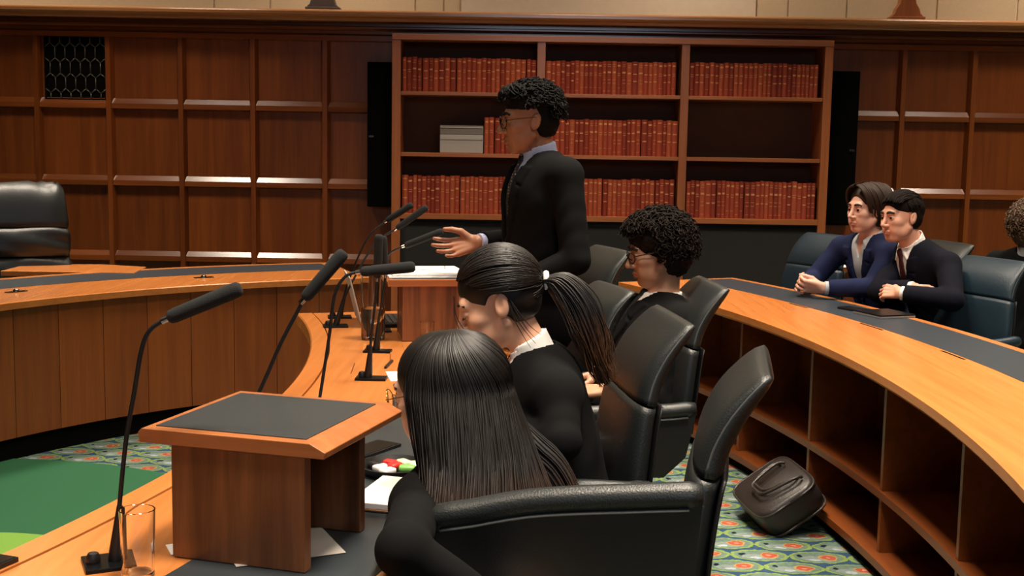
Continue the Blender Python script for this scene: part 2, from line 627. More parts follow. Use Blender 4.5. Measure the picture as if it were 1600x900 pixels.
# --- stone above the cornice: ashlar blocks with pale joints
xs = [-5.0, -3.9, -2.123, -1.73, -0.71, -0.511, -0.394, 1.681, 1.903, 2.314, 2.945, 3.508, 4.6]
for i in range(len(xs) - 1):
    w = xs[i + 1] - xs[i] - 0.012
    light = (i == 6)
    o = MB().box(((xs[i] + xs[i + 1]) / 2, 8.73, 2.39 + 0.23), (w, 0.06 if not light else 0.08, 0.46), bev=0.003).build('stone_block', M['stone_light'] if light else M['stone'], wall)
for row in range(4):
    x = -5.0 - 0.3 * (row % 2)
    while x < 4.8:
        w = 0.8 + rnd.random() * 0.5
        MB().box((x + w / 2, 8.73, 2.87 + 0.43 * row + 0.205), (w - 0.012, 0.06, 0.418), bev=0.003).build('stone_block', M['stone'], wall)
        x += w
MB().box((0, 8.735, 2.39 + 1.1), (10, 0.04, 2.2)).build('mortar_bed', M['mortar'], wall)
# --- two carved finials on the cornice
def finial(x, label, col):
    half = [(0.112, 0.0), (0.112, 0.012), (0.098, 0.03), (0.088, 0.036), (0.078, 0.07), (0.055, 0.105), (0.05, 0.13), (0.056, 0.15), (0.03, 0.2), (0.0, 0.23)]
    t = thing('cornice_finial', label, 'ornament', (x, 8.5, 2.391))
    poly = half + [(-a, b) for a, b in half[::-1][1:]]
    MB().prism(poly, -0.04, 0.04, 'y').build('carved_block', col, t, bevel=0.004)
    MB().box((0, 0, 0.008), (0.235, 0.1, 0.016), bev=0.003).build('foot_moulding', col, t)
finial(-1.325, 'grey-brown carved wooden finial on the cornice above the left panelling', M['finial'])
finial(2.67, 'orange-brown carved wooden finial on the cornice right of the bookcase', M['case_wood'])
# --- iron vent grille in the panelling
gr = thing('vent_grille', 'black iron honeycomb vent grille set in the top row of wall panels', 'grille', (-3.066, YW - 0.012, 1.975))
MB().box((0, 0.008, 0), (0.42, 0.008, 0.44)).build('backing', M['black'], gr)
lt = MB()
cw, chh = 0.070, 0.135
for i in range(-4, 5):
    for j in range(-3, 4):
        cx = i * cw + (cw / 2 if j % 2 else 0)
        cz = j * chh * 0.78
        P6 = [(cx, cz + chh * 0.5), (cx + cw / 2, cz + chh * 0.28), (cx + cw / 2, cz - chh * 0.28), (cx, cz - chh * 0.5)]
        P6 += [(cx - cw / 2, cz - chh * 0.28), (cx - cw / 2, cz + chh * 0.28)]
        for a, b in zip(P6, P6[1:] + P6[:1]):
            if abs((a[0] + b[0]) / 2) < 0.208 and abs((a[1] + b[1]) / 2) < 0.212:
                a, b = [(max(-0.212, min(0.212, q[0])), max(-0.218, min(0.218, q[1]))) for q in (a, b)]
                lt.tube([(a[0], -0.004, a[1]), (b[0], -0.004, b[1])], 0.0042, 5)
lt.build('lattice', M['iron'], gr, smooth='all')
for sx, sz, w, h in ((0, 0.214, 0.43, 0.012), (0, -0.214, 0.43, 0.012), (0.209, 0, 0.012, 0.43), (-0.209, 0, 0.012, 0.43)):
    MB().box((sx, 0, sz), (w, 0.014, h)).build('border', M['metal_dark'], gr)

# ================================================================== BOOKCASE
BC = thing('bookcase', 'tall built-in oak bookcase full of red law reports on the panelled wall', 'bookcase', (0.66, 8.45, 0))
def bc(name, x0, x1, y0, y1, z0, z1, mat, bev=0.003):
    return MB().box(((x0 + x1) / 2 - 0.66, (y0 + y1) / 2 - 8.45, (z0 + z1) / 2), (x1 - x0, y1 - y0, z1 - z0), bev=bev).build(name, mat, BC)
YF = 8.40
bc('side_panel', -0.842, -0.782, YF, 8.72, 0.0, 2.192, M['case_wood'])
bc('side_panel', 2.104, 2.160, YF, 8.72, 0.0, 2.192, M['case_wood'])
bc('top_board', -0.842, 2.160, YF - 0.006, 8.72, 2.192, 2.232, M['case_wood_x'])
bc('back_panel', -0.79, 2.11, 8.70, 8.73, 0.0, 2.2, M['case_back'])
bays = [(-0.782, 0.146), (0.203, 1.129), (1.185, 2.104)]
bc('divider', 0.146, 0.203, YF + 0.004, 8.70, 1.013, 2.192, M['case_wood'])
bc('divider', 1.129, 1.185, YF + 0.004, 8.70, 0.0, 2.192, M['case_wood'])
for a, b in bays:
    bc('shelf', a, b, YF + 0.008, 8.70, 1.822, 1.847, M['case_wood_x'])
    bc('shelf', a, b, YF + 0.008, 8.70, 1.404, 1.431, M['case_wood_x'])
bc('shelf', -0.782, 1.129, YF + 0.002, 8.70, 0.975, 1.013, M['case_wood_x'])
bc('shelf', 1.185, 2.104, YF + 0.002, 8.70, 0.975, 1.013, M['case_wood_x'])
bc('base_panel', -0.782, 1.129, YF + 0.03, YF + 0.06, 0.02, 0.972, M['case_black'])
bc('base_panel', 1.185, 2.104, YF + 0.03, YF + 0.06, 0.02, 0.972, M['case_black'])
for a, b in ((-0.782, 1.129), (1.185, 2.104)):
    bc('base_bead', a, b, YF + 0.02, YF + 0.032, 0.945, 0.955, M['metal_dark'], 0)

# books: eight spine widths, every volume an object
protos = []
for i, w in enumerate((0.027, 0.028, 0.030, 0.031, 0.033, 0.034, 0.036, 0.040)):
    mb = MB()
    h, d = 1.0, 0.19
    n = 6
    prof = [(-w / 2, d)] + [(-w / 2 + w * k / n, -0.010 * math.sin(math.pi * k / n)) for k in range(n + 1)] + [(w / 2, d)]
    mb.prism(prof, 0.0, 1.0, 'z', 0)
    bands = [(0.90, 0.012), (0.84, 0.012), (0.66, 0.05), (0.44, 0.012), (0.34, 0.012), (0.1, 0.01)]
    if i % 3 == 1: bands = [(0.91, 0.03), (0.62, 0.03), (0.40, 0.03)]
    if i % 3 == 2: bands = [(0.88, 0.05), (0.64, 0.015), (0.58, 0.015), (0.2, 0.01)]
    for bz, bh in bands:
        k0, k1 = 1, n - 1
        pb = [(-w / 2 + w * k / n, -0.010 * math.sin(math.pi * k / n) - 0.0012) for k in range(k0, k1 + 1)]
        pb += [(a, b + 0.003) for a, b in pb[::-1]]
        mb.prism(pb, bz - bh / 2, bz + bh / 2, 'z', 1)
    for mat in ('red', 'red2', 'red3'):
        o = mb.build('law_book', [M[mat], M['gilt']])
        protos.append((w, o))
used = set()
def place_book(x, z, h, w_, o0, label, group):
    if o0.name in used:
        o = o0.copy()
        COL.objects.link(o)
    else:
        o = o0
        used.add(o0.name)
    o.location = (x + w_ / 2, YF + 0.030 + rnd.random() * 0.006, z)
    o.scale = (1, 1, h)
    tag(o, label, 'book', group)
    return o
sections = [(-0.774, 0.142, 1.848, 0.229, 'top shelf, left bay'), (0.208, 1.125, 1.848, 0.222, 'top shelf, middle bay'),
            (1.190, 2.085, 1.848, 0.226, 'top shelf, right bay'),
            (-0.208, 0.142, 1.432, 0.248, 'second shelf of the left bay, beside the box files'), (0.208, 1.122, 1.432, 0.246, 'second shelf, middle bay'),
            (-0.772, 0.140, 1.014, 0.258, 'lowest shelf, left bay'), (0.208, 1.124, 1.014, 0.255, 'lowest shelf, middle bay'),
            (1.196, 2.098, 1.014, 0.255, 'lowest shelf, right bay')]
for x0, x1, z, h, where in sections:
    x = x0
    while True:
        w_, o0 = rnd.choice(protos)
        if x + w_ > x1: break
        place_book(x, z, h * (0.975 + 0.04 * rnd.random()), w_, o0, 'red law report, ' + where, 'law reports on the ' + where)
        x += w_ + 0.0012 + (0.006 if rnd.random() < 0.06 else 0)
for w_, o in protos:
    if o.name not in used:
        bpy.data.objects.remove(o, do_unlink=True)
# white box files lying left of the second-shelf books
for k, (z, h, mt, lb) in enumerate(((1.432, 0.125, 'boxfile', 'white box file lying flat at the bottom of the pair on the second shelf'),
                                    (1.558, 0.062, 'boxfile_dark', 'grey box file lying on top of the white one on the second shelf'))):
    t = thing('box_file', lb, 'box file', (-0.364, 8.53, z))
    MB().box((0, 0, h / 2), (0.298, 0.2, h), bev=0.004).build('case', M[mt], t)
    MB().box((0, -0.102, h * 0.8), (0.29, 0.004, h * 0.12)).build('lid_edge', M['boxfile'], t)

# column loudspeakers each side of the bookcase
def speaker(x0, x1, z0, z1, label):
    t = thing('column_loudspeaker', label, 'loudspeaker', ((x0 + x1) / 2, 8.5, z0))
    w, h = x1 - x0, z1 - z0
    MB().box((0, 0.03, h / 2), (w, 0.1, h), bev=0.006).build('cabinet', M['black'], t)
    gb = MB()
    n = 10
    gb.prism([(-w / 2 + 0.008 + (w - 0.016) * k / n, -0.02 - 0.022 * math.sin(math.pi * k / n)) for k in range(n + 1)] + [(w / 2 - 0.008, -0.015), (-w / 2 + 0.008, -0.015)], 0.01, h - 0.01)
    gb.build('grille', M['speaker'], t)
    MB().box((-w * 0.32 if x0 < 0 else w * 0.3, -0.04, h * 0.49), (0.034, 0.008, 0.012), bev=0.002).build('badge', M['chrome'], t)
speaker(-1.02, -0.848, 1.05, 2.045, 'tall black column loudspeaker left of the bookcase')
speaker(2.170, 2.372, 0.975, 2.035, 'tall black column loudspeaker right of the bookcase')

# ================================================================== BENCHES
def bench_piece(root, mb, name, mat, smooth=False):
    return mb.build(name, mat, root, smooth=smooth, origin=root.location)

# --- judges' bench
CJ = (0.263, 3.992)
jb = thing('judges_bench', 'curved judges bench with upright veneer boards and a blue-grey leather top', 'bench', (CJ[0], CJ[1], 0))
q = MB()
q.arc(CJ, [(2.955, 0.712), (3.42, 0.712), (3.42, 0.746), (2.962, 0.746), (2.955, 0.742)], 111.6, 176, 72)
bench_piece(jb, q, 'worktop', M['bench_top'])
q = MB().arc_box(CJ, 3.4205, 3.765, 0.705, 0.7475, 112.6, 176, 72)
bench_piece(jb, q, 'leather_inlay', M['inlay_blue'])
q = MB().arc_box(CJ, 3.7655, 3.83, 0.705, 0.748, 111.6, 176, 72)
q.arc_box(CJ, 3.4205, 3.765, 0.705, 0.747, 111.6, 112.55, 3)
bench_piece(jb, q, 'edge_band', M['bench_top'])
q = MB().arc_box((0, 0), 2.985, 3.01, 0.105, 0.712, -2.29, 2.29, 8)
b0 = q.build('board', M['bench_front'], jb)
for k in range(13):
    o = b0 if k == 0 else b0.copy()
    if k: COL.objects.link(o)
    o.rotation_euler = (0, 0, R(114.1 + 4.64 * k))
q = MB().arc_box(CJ, 3.012, 3.03, 0.0, 0.705, 111.7, 176, 64)
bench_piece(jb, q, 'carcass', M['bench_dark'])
q = MB().arc_box(CJ, 3.004, 3.016, 0.0, 0.1, 111.8, 176, 64)
bench_piece(jb, q, 'toe_kick', M['black'])
q = MB().arc_box(CJ, 3.0, 3.8, 0.0, 0.705, 111.6, 111.9, 2)
bench_piece(jb, q, 'end_panel', M['bench_front'])
q = MB().arc_box(CJ, 3.77, 3.79, 0.0, 0.705, 111.9, 118, 8)
bench_piece(jb, q, 'rear_panel', M['bench_front'])
# sockets let into the top
for a, lb in ((145.0, 'small chrome table socket on the judges bench beside the leather, near the chair'),
              (126.7, 'small chrome table socket on the judges bench, halfway along the bench')):
    t = thing('table_socket', lb, 'socket', (CJ[0] + 3.262 * math.cos(R(a)), CJ[1] + 3.262 * math.sin(R(a)), 0.7462), R(a + 90))
    MB().box((0, 0, 0.002), (0.105, 0.032, 0.004), bev=0.001).build('plate', M['metal_dark'], t)
    MB().lathe([(0.016, 0.003), (0.016, 0.008), (0.011, 0.015), (0.0, 0.017)], 16, closed=True).build('cap', M['chrome'], t, smooth=True)

# low side desk behind the judges bench
sd = thing('side_desk', 'low oak side desk behind the judges bench, beside the big black chair', 'desk', (-2.35, 7.05, 0))
MB().prism([(-0.5, -0.32), (0.24, -0.3), (0.21, 0.02), (-0.08, 0.12), (-0.5, 0.06)], 0.722, 0.752).build('desk_top', M['bench_top'], sd, bevel=0.003)
MB().prism([(-0.48, -0.28), (0.2, -0.26), (0.17, 0.0), (-0.09, 0.08), (-0.48, 0.03)], 0.0, 0.722).build('pedestal', M['bench_front'], sd)

# --- advocates' front bench
CA = (-5.801, 3.65)
ab = thing('front_bench', 'curved advocates bench with lecterns and microphones, open centre on its left', 'bench', (-0.45, 3.6, 0))
A0, A1 = -29.0, 18.2
q = MB().arc(CA, [(5.121, 0.70), (5.186, 0.70), (5.186, 0.752), (5.126, 0.752), (5.121, 0.747)], A0, A1, 90)
bench_piece(ab, q, 'rim', M['bench_top'])
q = MB().arc_box(CA, 5.192, 5.459, 0.715, 0.7505, A0, A1, 90)
bench_piece(ab, q, 'worktop', M['bench_top'])
q = MB().arc_box(CA, 5.19, 5.83, 0.69, 0.714, A0, A1 - 0.1, 90)
bench_piece(ab, q, 'sub_top', M['bench_dark'])
q = MB().arc_box(CA, 5.4595, 5.80, 0.7145, 0.7515, A0, -0.6, 60)
bench_piece(ab, q, 'leather_inlay', M['inlay'])
q = MB().arc_box(CA, 5.4595, 5.80, 0.7145, 0.7503, -0.55, A1, 40)
bench_piece(ab, q, 'worktop_extension', M['bench_top'])
q = MB().arc_box(CA, 5.8005, 5.84, 0.705, 0.7505, A0, A1, 90)
bench_piece(ab, q, 'edge_band', M['bench_top'])
nb = 11
st = (A1 - A0) / nb
q = MB().arc_box((0, 0), 5.20, 5.222, 0.06, 0.69, -st / 2 + 0.03, st / 2 - 0.03, 8)
b0 = q.build('board', M['bench_front'], ab)
for k in range(nb):
    o = b0 if k == 0 else b0.copy()
    if k: COL.objects.link(o)
    o.location = (CA[0] + 0.45, CA[1] - 3.6, 0)
    o.rotation_euler = (0, 0, R(A0 + st * (k + 0.5)))
q = MB().arc_box(CA, 5.224, 5.24, 0.0, 0.69, A0, A1, 60)
bench_piece(ab, q, 'carcass', M['bench_dark'])
for a in (A0, -12.6, 1.0, A1 - 0.3):
    q = MB().arc_box(CA, 5.24, 5.76, 0.0, 0.69, a, a + 0.3, 1)
    bench_piece(ab, q, 'support_panel', M['bench_front'])
# inlaid pen trays: thin dark lines let into the top
for a0_, a1_, r_ in ((2.6, 4.6, 5.285), (4.3, 6.6, 5.405)):
    q = MB().arc_box(CA, r_, r_ + 0.004, 0.7504, 0.7509, a0_, a1_, 6)
    bench_piece(ab, q, 'joint_line', M['bench_dark'])

# --- rear bench with open shelves
CB = (-5.593, 3.771)
rb = thing('rear_bench', 'long curved rear bench with open bag shelves and a grey leather top', 'bench', (1.25, 4.0, 0))
B0, B1 = -22.0, 25.3
q = MB().arc(CB, [(6.846, 0.712), (7.28, 0.712), (7.28, 0.75), (6.838, 0.75), (6.838, 0.722)], B0, B1, 100)
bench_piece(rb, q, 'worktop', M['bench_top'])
q = MB().arc_box(CB, 7.2805, 7.556, 0.712, 0.7512, B0, B1 - 0.35, 100)
bench_piece(rb, q, 'leather_inlay', M['inlay_blue'])
q = MB().arc_box(CB, 7.5565, 7.60, 0.712, 0.7508, B0, B1, 100)
q.arc_box(CB, 7.2805, 7.556, 0.712, 0.7505, B1 - 0.33, B1, 2)
bench_piece(rb, q, 'edge_band', M['bench_top'])
q = MB().arc_box(CB, 7.22, 7.25, 0.0, 0.711, B0, B1, 100)
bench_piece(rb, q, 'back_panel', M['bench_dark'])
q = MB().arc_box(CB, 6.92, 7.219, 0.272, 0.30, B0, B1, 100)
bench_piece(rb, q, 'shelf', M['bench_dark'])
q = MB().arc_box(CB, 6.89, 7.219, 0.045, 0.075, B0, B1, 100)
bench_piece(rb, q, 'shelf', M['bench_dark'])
q = MB().arc_box(CB, 6.915, 6.935, 0.0, 0.045, B0, B1, 100)
bench_piece(rb, q, 'plinth', M['black'])
dang = [9.6 + 6.0 * k for k in range(-5, 3)]
for a in dang + [B1 - 0.2, B0]:
    w_ = 0.011
    ca, sa = math.cos(R(a)), math.sin(R(a))
    for z0, z1 in ((0.0755, 0.2715), (0.3005, 0.7115)):
        mb = MB()
        T = Matrix.Translation((CB[0], CB[1], 0)) @ Matrix.Rotation(R(a), 4, 'Z')
        mb.box(((6.928 + 7.219) / 2, 0, (z0 + z1) / 2), (7.219 - 6.928, 2 * w_, z1 - z0), T=T)
        bench_piece(rb, mb, 'divider', M['bench_dark'])
for a0_, a1_ in ((16.95, 15.6), (11.68, 10.11), (6.11, 4.6), (0.5, -1.0)):
    q = MB().arc_box(CB, 7.258, 7.268, 0.7503, 0.7509, a1_, a0_, 6)
    bench_piece(rb, q, 'cable_slot', M['black'])

# ================================================================== LECTERNS
def lectern(label, cx, cy, ang):
    t = thing('desk_lectern', label, 'lectern', (cx, cy, 0.7522), R(ang))
    zt = 0.235
    # top slab: sloping edge on the speaker's side
    mb = MB()
    mb.prism([(-0.175, zt - 0.026), (0.185, zt - 0.026), (0.187, zt - 0.014), (0.158, zt), (-0.17, zt), (-0.178, zt - 0.008)], -0.193, 0.160, 'y')
    top = mb.build('top', M['lectern_edge'], t, bevel=0.0015)
    MB().box((-0.007, -0.017, zt + 0.0008), (0.296, 0.306, 0.0016)).build('leather_inlay', M['inlay'], top)
    MB().box((0.012, -0.168, (zt - 0.026) / 2), (0.262, 0.024, zt - 0.0262), bev=0.002).build('side_panel', M['lectern_wood'], t)
    MB().box((0.012, 0.068, (zt - 0.026) / 2), (0.262, 0.024, zt - 0.0262), bev=0.002).build('side_panel', M['lectern_wood'], t)
    MB().box((-0.106, -0.05, (zt - 0.026) / 2), (0.02, 0.211, zt - 0.0262)).build('back_panel', M['lectern_wood'], t)
    return t
lectern('wooden desk lectern with empty grey leather top, nearest on the bench', -0.4375, 2.255, -16.5)
lectern('wooden desk lectern carrying white papers before the standing man', -0.325, 4.742, 9.8)

# ================================================================== CHAIRS
def rrect(cx, cy, w, t, n=20, p=3.2):
    """superellipse section, w along y and t along the local thickness axis"""
    out = []
    for k in range(n):
        a = 2 * math.pi * k / n
        c, s = math.cos(a), math.sin(a)
        out.append((cx + t / 2 * math.copysign(abs(c) ** (2 / p), c), cy + w / 2 * math.copysign(abs(s) ** (2 / p), s)))
    return out


def back_loft(path, mb, mi=0, n=24):
    """path rows: x, z, width, thickness - sections stay square to the curve"""
    rings = []
    for i, (x, z, w, t) in enumerate(path):
        a = path[max(i - 1, 0)]
        b = path[min(i + 1, len(path) - 1)]
        tx, tz = b[0] - a[0], b[1] - a[1]
        L_ = math.hypot(tx, tz)
        nx, nz = tz / L_, -tx / L_
        rings.append([(x + nx * u, v, z + nz * u) for u, v in rrect(0, 0, w, t, n)])
    mb.loft(rings, mi)


def interp_path(pts, n):
    out = []
    P = np.array(pts, float)
    s = np.concatenate([[0], np.cumsum(np.hypot(np.diff(P[:, 0]), np.diff(P[:, 1])))])
    for q in np.linspace(0, s[-1], n):
        i = min(int(np.searchsorted(s, q, side='right')) - 1, len(P) - 2)
        f = (q - s[i]) / (s[i + 1] - s[i])
        p0, p1, p2, p3 = P[max(i - 1, 0)], P[i], P[i + 1], P[min(i + 2, len(P) - 1)]
        out.append(tuple(0.5 * ((2 * p1) + (-p0 + p2) * f + (2 * p0 - 5 * p1 + 4 * p2 - p3) * f * f + (-p0 + 3 * p1 - 3 * p2 + p3) * f ** 3)))
    return out


def chair(label, tip, yaw, ztop=1.07, mat='chair', arm=(0.72, 0.70), arm_w=0.27, group=None, cat='chair', far_arm=None, reach=0.0):
    """high-backed leather swivel chair; tip = middle of the rolled head edge, yaw = way it faces"""
    y = R(yaw)
    bx, by = tip[0] + 0.405 * math.cos(y), tip[1] + 0.405 * math.sin(y)
    t = thing('office_chair', label, cat, (bx, by, 0), y, group)
    k = (ztop - 0.55) / 0.52
    zz = lambda z: 0.55 + (z - 0.55) * k
    lo = [(-0.262, 0.53, 0.40, 0.05), (-0.272, zz(0.58), 0.45, 0.07), (-0.280, zz(0.70), 0.475, 0.075), (-0.295, zz(0.82), 0.455, 0.072), (-0.304, zz(0.862), 0.44, 0.066)]
    hi = [(-0.305, zz(0.868), 0.438, 0.066), (-0.318, zz(0.92), 0.425, 0.07), (-0.345, zz(0.975), 0.415, 0.068), (-0.378, zz(1.02), 0.405, 0.056), (-0.405, zz(1.05), 0.395, 0.042), (-0.418, zz(1.062), 0.385, 0.022)]
    mb = MB(); back_loft(interp_path(lo, 14), mb)
    br = mb.build('backrest', M[mat], t, smooth='all')
    mb = MB(); back_loft(interp_path(hi, 14), mb)
    hd = mb.build('headrest', M[mat], t, smooth='all')
    # piping along both edges of the head roll
    for s in (-1, 1):
        pp = [(x + 0.004, s * (w / 2 - 0.004), z) for x, z, w, th in interp_path(hi, 10)]
        mb = MB(); mb.tube(pp, 0.004, 6)
        mb.build('piping', M['stitch'], hd, smooth='all')
    # hard shell behind the back
    sh = [(x - 0.035, z, w * 0.96, 0.014) for x, z, w, th in lo[1:]]
    mb = MB(); back_loft(interp_path(sh, 10), mb)
    mb.build('back_shell', M['chair_dark'], t, smooth='all')
    # seat cushion
    mb = MB()
    rings = []
    for z, g in ((0.43, 0.9), (0.445, 0.97), (0.47, 1.0), (0.50, 0.99), (0.52, 0.94), (0.527, 0.82)):
        rings.append([(-0.01 + v * g, u * g, z) for u, v in rrect(0, 0, 0.46, 0.48, 24, 4)][::-1])
    # rrect gives (thickness, width): width axis is v
    mb.loft(rings)
    mb.build('seat', M[mat], t, smooth='all')
    # slung arms: padded leather rail on a leather panel
    for s in (-1, 1):
        za, zf = far_arm if (s < 0 and far_arm) else arm
        aw = arm_w if not isinstance(arm_w, tuple) else (arm_w[0] if s > 0 else arm_w[1])
        rail = [(-0.30, za + 0.01), (-0.20, za), (0.0, (za + zf) / 2 + 0.004), (0.16 + reach, zf), (0.225 + reach, zf - 0.03), (0.25 + reach, zf - 0.09)] if not (reach and s > 0) else [(-0.30, za + 0.01), (-0.20, za), (0.0, (za + zf) / 2 + 0.004), (0.13, zf), (0.18, zf - 0.010), (0.205, zf - 0.034)]
        pts = [(x, s * aw, z) for x, z in [(p[0], p[1]) for p in interp_path([(a, b, 0, 0) for a, b in rail], 16)]]
        mb = MB(); mb.tube(pts, [0.02] + [0.026] * 14 + [0.02], 10, flat=1.0)
        ar = mb.build('armrest', M[mat], t, smooth='all')
        top = [(p[0], p[2] - 0.012) for p in pts if p[0] < 0.24]
        poly = top + [(min(0.235, top[-1][0]), 0.50), (0.10, 0.455), (-0.20, 0.455), (-0.27, 0.52)]
        mb = MB(); mb.prism(poly[::-1], s * aw - 0.014, s * aw + 0.014, 'y')
        mb.build('arm_panel', M['chair_dark'], ar)
        mb = MB(); mb.tube([(p[0], p[1] - s * 0.0 + 0.0, p[2] - 0.0215) for p in pts[1:-1]], 0.0275, 8, flat=0.16)
        mb.build('seam', M['stitch'], ar, smooth='all')
    MB().lathe([(0.03, 0.09), (0.03, 0.26), (0.022, 0.26), (0.022, 0.43)], 16).build('gas_column', M['metal_dark'], t, smooth=True)
    MB().box((-0.02, 0, 0.432), (0.22, 0.2, 0.03), bev=0.006).build('seat_plate', M['metal_dark'], t)
    lg = MB()
    lg.loft([[(0.02, a, b) for a, b in ((-0.022, 0.08), (0.022, 0.08), (0.022, 0.125), (-0.022, 0.125))],
             [(0.29, a, b) for a, b in ((-0.014, 0.062), (0.014, 0.062), (0.014, 0.085), (-0.014, 0.085))]])
    l0 = lg.build('leg', M['metal_dark'], t)
    cs = MB()
    cs.lathe([(0.026, -0.011), (0.028, -0.006), (0.028, 0.006), (0.026, 0.011)], 16, T=Matrix.Translation((0.285, 0, 0.0285)) @ Matrix.Rotation(R(90), 4, 'X'))
    cs.box((0.285, 0, 0.052), (0.016, 0.012, 0.022))
    c0 = cs.build('caster', M['plastic'], l0, smooth=True)
    for j in range(1, 5):
        o = dup_tree(l0, t)
        o.rotation_euler = (0, 0, R(72 * j + 20))
    l0.rotation_euler = (0, 0, R(20))
    return t


chair('black leather swivel chair under the long-haired woman, tall back seen edge-on', (0.515, 2.46), 170, 1.075, 'chair', (0.868, 0.815), (0.355, 0.27), far_arm=(0.695, 0.68), reach=0.03)
chair('black leather swivel chair behind the ponytailed woman, seam across its back', (0.415, 3.15), 187, 1.07, 'chair', (0.665, 0.65))
chair('black leather swivel chair behind the curly-haired man in glasses', (0.665, 4.07), 186, 1.055, 'chair', (0.665, 0.65))
chair('black leather swivel chair just behind the standing man, left of the curly-haired man', (0.385, 4.62), 197, 0.97, 'chair', (0.665, 0.65))
chair('empty black leather swivel chair farthest along the front bench, behind the curly man\'s face', (0.43, 5.35), 200, 1.055, 'chair', (0.665, 0.65))
chair('empty dark blue leather chair left of the man in the navy suit', (1.80, 6.92), 209, 1.02, 'chair_blue', (0.64, 0.62))
chair('dark leather chair behind the man in the navy suit, only its head edge showing', (2.34, 6.5), 196, 1.02, 'chair', (0.64, 0.62))
chair('dark blue leather chair behind the man with the dark red tie', (2.29, 5.75), 204, 1.0, 'chair_blue', (0.64, 0.62))

# big judge's chair facing the room
def judge_chair():
    y = R(-70)
    t = thing('judge_chair', 'large black leather judges chair with gathered head cushion at the far bench', 'chair', (-2.80, 6.78, 0), y)
    bx = -0.28
    parts = (('headrest', [(bx - 0.02, 0.96, 0.58, 0.10), (bx - 0.025, 0.985, 0.60, 0.125), (bx - 0.05, 1.10, 0.58, 0.135), (bx - 0.075, 1.17, 0.56, 0.12), (bx - 0.10, 1.205, 0.53, 0.08), (bx - 0.115, 1.22, 0.49, 0.04)]),
             ('back_cushion', [(bx, 0.80, 0.58, 0.10), (bx - 0.002, 0.83, 0.61, 0.13), (bx - 0.008, 0.89, 0.62, 0.14), (bx - 0.015, 0.94, 0.61, 0.125), (bx - 0.02, 0.957, 0.58, 0.09)]),
             ('lumbar_cushion', [(bx + 0.03, 0.56, 0.56, 0.10), (bx + 0.02, 0.60, 0.60, 0.13), (bx + 0.01, 0.70, 0.63, 0.14), (bx + 0.002, 0.77, 0.62, 0.125), (bx, 0.795, 0.59, 0.09)]))
    for nm, pth in parts:
        pth = interp_path(pth, 16)
        mb = MB()
        rings = []
        n = 40
        for i, (x, z, w, th) in enumerate(pth):
            a, b = pth[max(i - 1, 0)], pth[min(i + 1, len(pth) - 1)]
            tx, tz = b[0] - a[0], b[1] - a[1]
            L_ = math.hypot(tx, tz)
            nx, nz = tz / L_, -tx / L_
            f = i / (len(pth) - 1)
            ring = []
            for u, v in rrect(0, 0, w, th, n, 3.4):
                amp = (0.009 * f if nm == 'headrest' else 0.003) * math.sin(v * 150 + 3 * math.sin(v * 31))
                if u > 0: u += amp
                if nm != 'headrest' and u > 0: u += 0.010 * math.sin(v * 11 + z * 26) * math.sin(z * 40 + v * 5)
                ring.append((x + nx * u, v, z + nz * u))
            rings.append(ring)
        mb.loft(rings)
        mb.build(nm, M['chair'], t, smooth='all')
    mb = MB(); back_loft(interp_path([(bx - 0.06, 0.55, 0.58, 0.02), (bx - 0.075, 0.8, 0.6, 0.02), (bx - 0.1, 1.0, 0.57, 0.02)], 10), mb)
    mb.build('back_shell', M['chair_dark'], t, smooth='all')
    mb = MB()
    mb.loft([[(v * g, u * g, z) for u, v in rrect(0, 0, 0.54, 0.56, 24, 4)][::-1] for z, g in ((0.42, 0.92), (0.45, 1.0), (0.51, 1.0), (0.54, 0.9))])
    mb.build('seat', M['chair'], t, smooth='all')
    for s in (-1, 1):
        mb = MB(); mb.tube([(-0.25, s * 0.31, 0.52), (-0.22, s * 0.32, 0.66), (-0.05, s * 0.32, 0.685), (0.2, s * 0.32, 0.675), (0.24, s * 0.31, 0.56), (0.2, s * 0.3, 0.47)], 0.025, 10)
        mb.build('armrest', M['chair_dark'], t, smooth='all')
    MB().lathe([(0.03, 0.08), (0.03, 0.43)], 16).build('gas_column', M['metal_dark'], t, smooth=True)
    for j in range(5):
        a = R(72 * j)
        MB().tube([(0.02 * math.cos(a), 0.02 * math.sin(a), 0.1), (0.3 * math.cos(a), 0.3 * math.sin(a), 0.05)], 0.02, 6).build('leg', M['metal_dark'], t)
judge_chair()

# ================================================================== MICROPHONES
def curve_pts(pts, n=24):
    P = [Vector(p) for p in pts]
    out = []
    for i in range(len(P) - 1):
        p0, p1, p2, p3 = P[max(i - 1, 0)], P[i], P[i + 1], P[min(i + 2, len(P) - 1)]
        m = max(2, n // (len(P) - 1))
        for k in range(m):
            f = k / m
            out.append(0.5 * ((2 * p1) + (p2 - p0) * f + (2 * p0 - 5 * p1 + 4 * p2 - p3) * f * f + (3 * p1 - p0 - 3 * p2 + p3) * f ** 3))
    out.append(P[-1])
    return out


